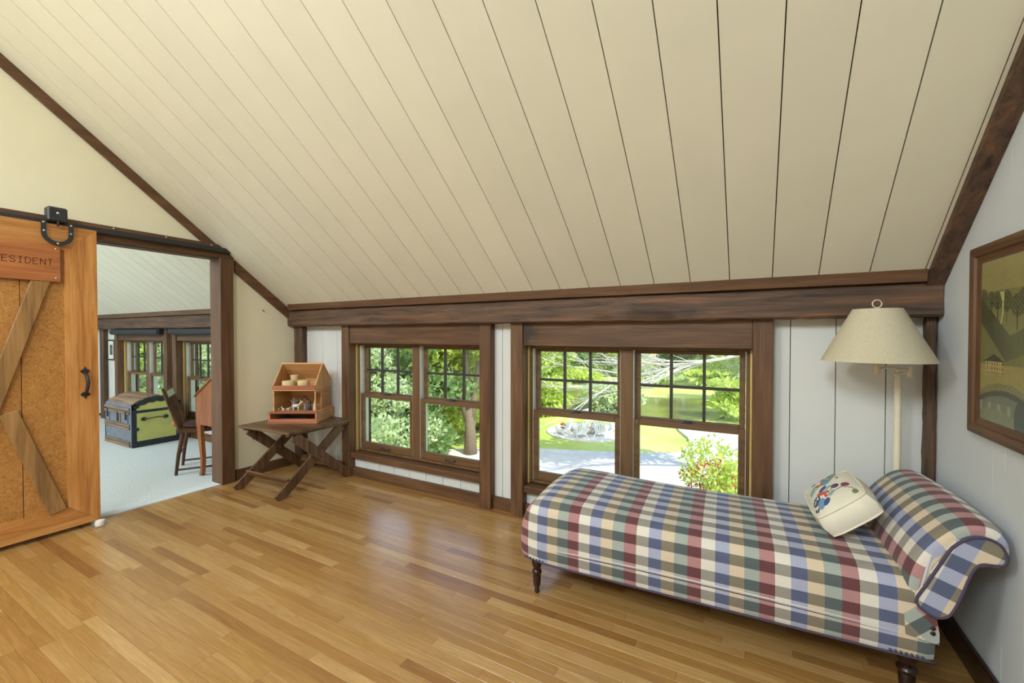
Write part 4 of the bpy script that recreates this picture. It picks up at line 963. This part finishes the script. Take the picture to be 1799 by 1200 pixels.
# ------------------------------------------------------------------ added pendant for fill light, unseen on the ridge behind the camera
PD = thing('fill_pendant', 'cream bowl pendant added for fill light, unseen behind the viewer', 'lamp', (-1.9, -.7, 3.25))
MB().tube([(-1.9, -.7, 3.45), (-1.9, -.7, 4.33)], .006, 6).build('cord', 'black_iron', PD)
MB().lathe([(.03, .22), (.10, .20), (.19, .10), (.22, 0), (.215, 0), (.185, .098), (.095, .192), (.03, .21)], (-1.9, -.7, 3.24), 24, 'z', False).build('bowl', 'lamp_cream', PD, .8)
pb = light('pendant_fill', 'POINT', (-1.9, -.7, 3.20), (0, 0, 0), 22, (1, .97, .90), shadow_soft_size=.12)

# ================================================================== outdoors
G = -3.5
def at(px, depth):     # ground position seen at picture column px, depth along the viewing axis
    lat = (px-899.5)/F_PX; return Vector((-math.sin(YAW)+lat*math.cos(YAW), math.cos(YAW)+lat*math.sin(YAW), 0))*depth
def gp(px, py): return at(px, F_PX*(H_EYE-G)/(py-588.0))   # ground point under a picture position
m = MB(); N = 60
for j in range(N+1):
    for i in range(N+1):
        x = -100+140*i/N; y = 3.06+110*j/N; d = y
        z = G + .06*math.sin(x*.25)*math.sin(y*.2) + max(0, (math.hypot(x, y)-62)*.10); m.v.append((x, y, z if y > 4 else G))
for j in range(N):
    for i in range(N): b = j*(N+1)+i; m.f.append((b, b+1, b+N+2, b+N+1))
tag(m.build('ground', 'lawn', smooth=True), 'sunlit lawn outside the windows', 'lawn', kind='structure')
tag(MB().box(-100, 40, -30, 3.07, G-.2, G).build('ground_behind', 'lawn'), 'lawn around the house', 'lawn', kind='structure')
def sheet(pts, z, name, mat, label, cat):
    return tag(MB().prism([(p.x, p.y) for p in pts], 'z', z-.10, z).build(name, mat), label, cat, kind='structure')
dr_ = [gp(300, 838), gp(640, 802), gp(760, 797), gp(850, 794), gp(945, 794), gp(1080, 801), gp(1122, 803), gp(1192, 801.5), gp(1214, 787), gp(1210, 774), gp(1193, 760), gp(1187, 749.5), gp(1302, 759), gp(1500, 772), gp(1500, 1010), gp(1250, 990), gp(1000, 930), gp(860, 862), gp(700, 858), gp(300, 930)]
sheet(dr_, G+.14, 'driveway', 'gravel', 'pale sunlit gravel driveway below the windows', 'driveway')
pd_ = [gp(880, 712), gp(945, 718), gp(1040, 724), gp(1120, 736), gp(1200, 741), gp(1262, 740), gp(1300, 724), gp(1330, 712), gp(1260, 704), gp(1120, 700), gp(1010, 684), gp(945, 680), gp(880, 682)]
sheet(pd_, G+.12, 'pond', 'pond_water', 'murky green pond beyond the lawn', 'pond')

def leaf_mesh(name, mat, blobs, size, seed):
    r = np.random.default_rng(seed); P = []
    for cx, cy, cz, rx, ry, rz, n in blobs:
        d = r.normal(size=(n, 3)); d /= np.linalg.norm(d, axis=1)[:, None]; k = r.uniform(.35, 1, n)**.6
        P.append(np.array([cx, cy, cz]) + d*k[:, None]*np.array([rx, ry, rz]))
    P = np.vstack(P); n = len(P); a = r.normal(size=(n, 3)); a /= np.linalg.norm(a, axis=1)[:, None]
    b = np.cross(a, r.normal(size=(n, 3))); b /= np.linalg.norm(b, axis=1)[:, None]
    sz = size*r.uniform(.6, 1.3, n)[:, None]; V = np.empty((n, 4, 3)); V[:, 0] = P-a*sz; V[:, 1] = P+b*sz*.5; V[:, 2] = P+a*sz; V[:, 3] = P-b*sz*.5
    me = bpy.data.meshes.new(name); me.vertices.add(4*n); me.loops.add(4*n); me.polygons.add(n)
    me.vertices.foreach_set('co', V.reshape(-1).astype(np.float32)); me.loops.foreach_set('vertex_index', np.arange(4*n, dtype=np.int32))
    me.polygons.foreach_set('loop_start', np.arange(0, 4*n, 4, dtype=np.int32)); me.polygons.foreach_set('loop_total', np.full(n, 4, dtype=np.int32))
    me.update(); me.validate(); me.materials.append(MATS[mat]); return me
def crown(seed, h0, h1, rad, n, k=9):
    R_ = random.Random(seed); bl = []
    for i in range(k):
        z = h0+(h1-h0)*(i+.5)/k; w = rad*(1-.55*abs((z-h0)/(h1-h0)-.4)); a = R_.uniform(0, 6.28); q = R_.uniform(.1, .55)*w
        bl.append((q*math.cos(a), q*math.sin(a), z, w*R_.uniform(.55, .8), w*R_.uniform(.55, .8), (h1-h0)/k*R_.uniform(.9, 1.6), n//k))
    return bl
def trunk(h, r, seed, lean=(0, 0), br=5):
    R_ = random.Random(seed); m = MB(); pts = [(lean[0]*t*t*h, lean[1]*t*t*h, h*t) for t in (0, .15, .35, .6, .85, 1)]
    m.tube(pts, [r*1.3, r, r*.9, r*.7, r*.5, r*.3], 9)
    for k in range(br):
        t = R_.uniform(.35, .85); a = R_.uniform(0, 6.28); l = h*R_.uniform(.2, .4); p = Vector((lean[0]*t*t*h, lean[1]*t*t*h, h*t))
        m.tube([p, p+Vector((math.cos(a)*l*.5, math.sin(a)*l*.5, l*.35)), p+Vector((math.cos(a)*l, math.sin(a)*l, l*.6))], [r*.45, r*.3, r*.12], 7)
    return m
# background woods: three tree types, copied
KIND = []
for k, (mat, sd) in enumerate((('leaf_mid', 1), ('leaf_dark', 2), ('leaf_bright', 3), ('leaf_pale', 4))):
    KIND.append((leaf_mesh('foliage', mat, crown(sd, .4, 8.2, 3.4, 17000, 10), .13, sd), trunk(7.5, .20, sd)))
TM = []
for k, (f, t) in enumerate(KIND):
    o = t.build('trunk_proto', 'bark', smooth=True); TM.append(o.data); bpy.data.objects.remove(o)
LBL = {0: 'mid green leafy tree', 1: 'dark green leafy tree', 2: 'bright yellow green leafy tree', 3: 'pale green leafy tree'}
def tree(pos, kind, sc, label, seed, z=G, zs=1.0):
    r = thing('leafy_tree', label, 'tree', (pos.x, pos.y, z), random.Random(seed).uniform(0, 6.28), 'trees of the wood outside'); r.scale = (sc, sc, sc*zs)
    t = bpy.data.objects.new('trunk', TM[kind]); COL.objects.link(t); t.parent = r
    f = bpy.data.objects.new('foliage', KIND[kind][0]); COL.objects.link(f); f.parent = r
    return r
woods = [  # column, depth, kind, scale, where
    (560, 17, 0, 1.0, 'seen left of the first window pane'), (655, 14.5, 3, .62, 'behind the first pane of the table window'), (705, 18, 1, 1.0, 'in the table window, left of centre'), (770, 19, 2, 1.0, 'behind the second pane of the table window'),
    (845, 22, 0, 1.1, 'at the right edge of the table window'), (620, 24, 1, 1.2, 'deep in the wood behind the table window'), (735, 26, 0, 1.2, 'deep in the wood at the middle of the table window'), (905, 25, 2, .9, 'between the two windows'),
    (960, 34, 2, .95, 'left of the pond behind the dead branches'), (1000, 50, 1, 1.3, 'beyond the pond at the left pane of the daybed window'), (1060, 52, 0, 1.3, 'beyond the pond, left of the window mullion'), (1120, 50, 2, 1.2, 'beyond the pond, right of the window mullion'),
    (1180, 54, 1, 1.4, 'far beyond the pond behind the thick dead branch'), (1240, 50, 0, 1.2, 'beyond the pond at the right pane'), (1290, 40, 2, .85, 'right of the pond near the shore'), (1320, 30, 3, .75, 'at the right edge of the daybed window'), (1400, 44, 0, 1.2, 'far right beyond the pond'),
    (895, 48, 1, 1.3, 'far left beyond the pond'), (945, 56, 0, 1.4, 'farthest left behind the pond'), (480, 16, 3, 1.0, 'seen from the far room, right window'), (300, 17, 0, 1.1, 'seen from the far room, middle'), (380, 19, 2, 1.1, 'seen from the far room behind the desk'), (230, 16, 2, .95, 'seen from the far room, left window'), (160, 20, 1, 1.2, 'seen from the far room at the far left'), (60, 22, 0, 1.2, 'far left outside the far room'),
    (1560, 44, 1, 1.3, 'right of the pond outside the picture'), (1720, 40, 0, 1.2, 'right of the drive outside the picture'), (1950, 38, 3, 1.2, 'far right of the drive outside the picture'), (2300, 36, 2, 1.2, 'rightmost beside the drive outside the picture')]
for i, (px, d, k, sc, wh) in enumerate(woods): tree(at(px, d), k, sc, LBL[k]+' '+wh, i, G - (.5 if d > 30 else .3))
# fork trunked tree at the drive, seen in the table window
c = at(826, 17.0); T = thing('forked_tree', 'tree with pale forked trunk beside the drive, in the table window', 'tree', (c.x, c.y, G))
m = MB().tube([(0, 0, 0), (0, 0, 1.0), (-.05, .0, 2.0)], [.30, .22, .19], 10); r_ = Vector((math.cos(YAW), math.sin(YAW), 0))
for a, b, q in ((-.9, 3.6, .11), (.35, 3.8, .12), (-.2, 4.6, .10)): m.tube([(0, 0, 1.2), tuple(r_*a*.45+Vector((0, 0, 2.4))), tuple(r_*a+Vector((0, 0, b)))], [.16, .13, q], 8)
m.build('trunk', 'bark', T, True, local=True); f = bpy.data.objects.new('foliage', leaf_mesh('foliage', 'leaf_bright', [(r_.x*q, r_.y*q, z, 1.3, 1.3, .8, 700) for q, z in ((-1.2, 4.6), (.4, 5.0), (1.3, 4.4), (-.2, 5.8), (-2.0, 4.0))], .16, 21)); COL.objects.link(f); f.parent = T
# shrubs
def shrub(px, d, h, w, n, size, mat, label, flower=None, seed=1, low=.1):
    c = at(px, d); T = thing('flowering_shrub' if flower else 'leafy_shrub', label, 'shrub', (c.x, c.y, G), 0, 'shrubs outside the windows')
    R_ = random.Random(seed); bl = [(R_.uniform(-.35, .35)*w, R_.uniform(-.35, .35)*w, h*(low+(.92-low)*(k+.5)/7), w*.42, w*.42, h*.16, n//7) for k in range(7)]
    f = bpy.data.objects.new('foliage', leaf_mesh('foliage', mat, bl, size, seed)); COL.objects.link(f); f.parent = T
    m = MB()
    for k in range(6): a = k*1.05; m.tube([(0, 0, 0), (math.cos(a)*w*.15, math.sin(a)*w*.15, h*.4), (math.cos(a)*w*.3, math.sin(a)*w*.3, h*.8)], [.03, .022, .008], 6)
    m.build('stems', 'bark', T, True, local=True)
    if flower:
        fl_, cnt, zr_ = flower; bl = [(0, 0, h*zr_, w*.45, w*.45, h*.10, cnt)]
        f = bpy.data.objects.new('flowers', leaf_mesh('flowers', fl_, bl, size*.9, seed+50)); COL.objects.link(f); f.parent = T
shrub(1254, 6.8, 3.22, 1.12, 6500, .042, 'leaf_bright', 'bush with orange red blossoms just outside the daybed window', ('flower_red', 420, .80), 5, .2)
shrub(690, 12.5, 1.5, 1.7, 1400, .10, 'leaf_mid', 'low bush with pink blossoms below the table window', ('flower_pink', 220, .75), 6)
shrub(640, 11.5, 2.6, 1.8, 2200, .11, 'leaf_pale', 'tall pale green bush at the left of the table window', None, 7)
shrub(742, 15.5, 2.6, 2.2, 2000, .13, 'leaf_dark', 'dark green bush behind the table window mullion', None, 8)
shrub(1082, 27, 2.0, 3.2, 2000, .16, 'leaf_pale', 'pale feathery bush on the near shore of the pond', None, 9)
shrub(958, 26, 2.4, 2.6, 1800, .18, 'leaf_bright', 'yellow green bush at the left shore of the pond', None, 10)
shrub(1300, 24, 2.4, 2.6, 1800, .16, 'leaf_bright', 'bright green bush at the right shore of the pond', None, 12)
shrub(1020, 43, 1.6, 4.5, 1500, .25, 'leaf_bright', 'bright reeds on the far left shore of the pond', None, 13)
shrub(1150, 41, 1.7, 5.5, 1700, .25, 'leaf_pale', 'bright reeds on the far middle shore of the pond', None, 14)
shrub(1240, 41, 1.6, 4.5, 1500, .25, 'leaf_bright', 'bright reeds on the far right shore of the pond', None, 15)
# dead tree with bare pale branches in front of the pond
c = at(1352, 13.5); DT = thing('dead_tree', 'bare pale dead tree whose branches reach across the daybed window', 'tree', (c.x, c.y, G))
rt_ = Vector((math.cos(YAW), math.sin(YAW), 0)); fw_ = Vector((-math.sin(YAW), math.cos(YAW), 0)); Rb = random.Random(5)
MB().tube([(0, 0, 0), (0, 0, 2.0), tuple(-rt_*.2+Vector((0, 0, 3.6))), tuple(-rt_*.4+Vector((0, 0, 6)))], [.26, .22, .17, .10], 10).build('trunk', 'dead_bark', DT, True, local=True)
bm_ = MB()
def grow(p, d, l, r, lev):
    q = [p]; dd = d.copy()
    for k in range(3): dd = (dd + Vector((Rb.uniform(-.2, .2), Rb.uniform(-.2, .2), Rb.uniform(-.10, .11)))).normalized(); q.append(q[-1]+dd*l/3)
    bm_.tube(q, [r, r*.8, r*.62, r*.4], 5 if lev else 7, lev == 3)
    if lev < 3:
        for k in range(5 if lev else 15):
            t = Rb.uniform(.25, 1); i = min(2, int(t*3)); b = q[i].lerp(q[i+1], t*3-i)
            dd.z = max(dd.z, -.22); e = (dd + rt_*Rb.uniform(-.7, .5) + fw_*Rb.uniform(-.6, .6) + Vector((0, 0, Rb.uniform(-.22, .60)))).normalized(); grow(b, e, l*Rb.uniform(.35, .6), r*.42, lev+1)
grow(-rt_*.25+Vector((0, 0, 4.70)), (-rt_*1.0+Vector((0, 0, -.16))).normalized(), 4.2, .075, 0)
grow(-rt_*.15+Vector((0, 0, 4.40)), (-rt_*1.0-fw_*.2+Vector((0, 0, -.10))).normalized(), 5.2, .06, 0)
bm_.build('branches', 'dead_bark', DT, True, local=True)
# leafy tree right of the daybed window, its crown above the view, shading the drive
c = at(1420, 12.6); T = thing('shade_tree', 'tall leafy tree right of the daybed window shading the drive', 'tree', (c.x, c.y, G))
m = trunk(8.2, .24, 33, (-.10, 0.0), 6); m.build('trunk', 'bark', T, True, local=True)
f = bpy.data.objects.new('foliage', leaf_mesh('foliage', 'leaf_mid', [(-rt_.x*q+fw_.x*w, -rt_.y*q+fw_.y*w, z, 1.5, 1.5, 1.0, 900) for q, w, z in ((.3, 0, 6.6), (1.8, .4, 6.9), (3.0, -.5, 7.2), (1.0, 1.2, 8.0), (2.2, -1.0, 8.4), (3.6, .6, 7.9), (.2, -.8, 8.8))], .13, 41)); COL.objects.link(f); f.parent = T
# garden chairs round a fire pit
fc = at(1032, 21.2)
def garden_chair():
    T = thing('garden_chair', 'white garden chair at the fire pit', 'garden chair', (0, 0, 0), 0, 'white garden chairs round the fire pit', world=False)
    L = lambda mb, n_: mb.build(n_, 'white_chair', T, local=True)
    for k in range(5): x = -.24+.12*k; L(MB().bar((x, .20, .30), (x*1.25, .52, 1.02-.04*abs(k-2)), .105, .02, (0, -1, .4)), 'back_slat')
    for k in range(5): y = -.28+.11*k; L(MB().cbox(-.28, .28, y, y+.10, .36-.025*k, .38-.025*k), 'seat_slat')
    for s in (-1, 1): L(MB().cbox(s*.34-.07, s*.34+.07, -.38, .36, .56, .58), 'arm'); L(MB().cbox(s*.31-.05, s*.31+.05, -.32, -.29, 0, .56), 'leg'); L(MB().bar((s*.29, -.30, .36), (s*.29, .52, .02), .10, .025, (1, 0, 0)), 'leg')
    return T
gc = garden_chair(); LB = ['white garden chair leftmost at the fire pit', 'white garden chair second from the left at the fire pit', 'white garden chair behind the fire pit', 'white garden chair right of the fire pit', 'white garden chair farthest right at the fire pit']
for k, (px, d, rz) in enumerate(((990, 20.6, .9), (1020, 19.9, .15), (1037, 22.6, 3.3), (1056, 20.1, -.4), (1078, 21.3, -1.3))):
    o = gc if k == 0 else copy_tree(gc); p_ = at(px, d); o.location = (p_.x, p_.y, G+.05); o.rotation_euler = (0, 0, YAW+PI+rz); o['label'] = LB[k]; o.scale = (.82, .82, .82)
    if k in (0, 1, 3):
        cz = MB().ball((0, 0, 0), .17, 12, 8, (1.1, .7, 1)).build('round_cushion', 'brown_cushion', smooth=True); cz.location = (p_.x, p_.y, G+.50); cz.scale = (.85, .85, .85); tag(cz, 'brown cushion on the '+LB[k], 'cushion', 'brown cushions on the garden chairs')
FP = thing('fire_pit', 'ring of pale stones on the lawn between the garden chairs', 'fire pit', (fc.x, fc.y, G))
MB().lathe([(0, 0), (2.0, 0), (2.0, .08), (0, .10)], (fc.x, fc.y, G), 28, 'z', False).build('gravel_bed', 'gravel', FP)
for k in range(14): a = 2*PI*k/14; MB().ball((fc.x+.65*math.cos(a), fc.y+.65*math.sin(a), G+.22), .16, 8, 6, (1, 1, .75)).build('stone', 'stone', FP)
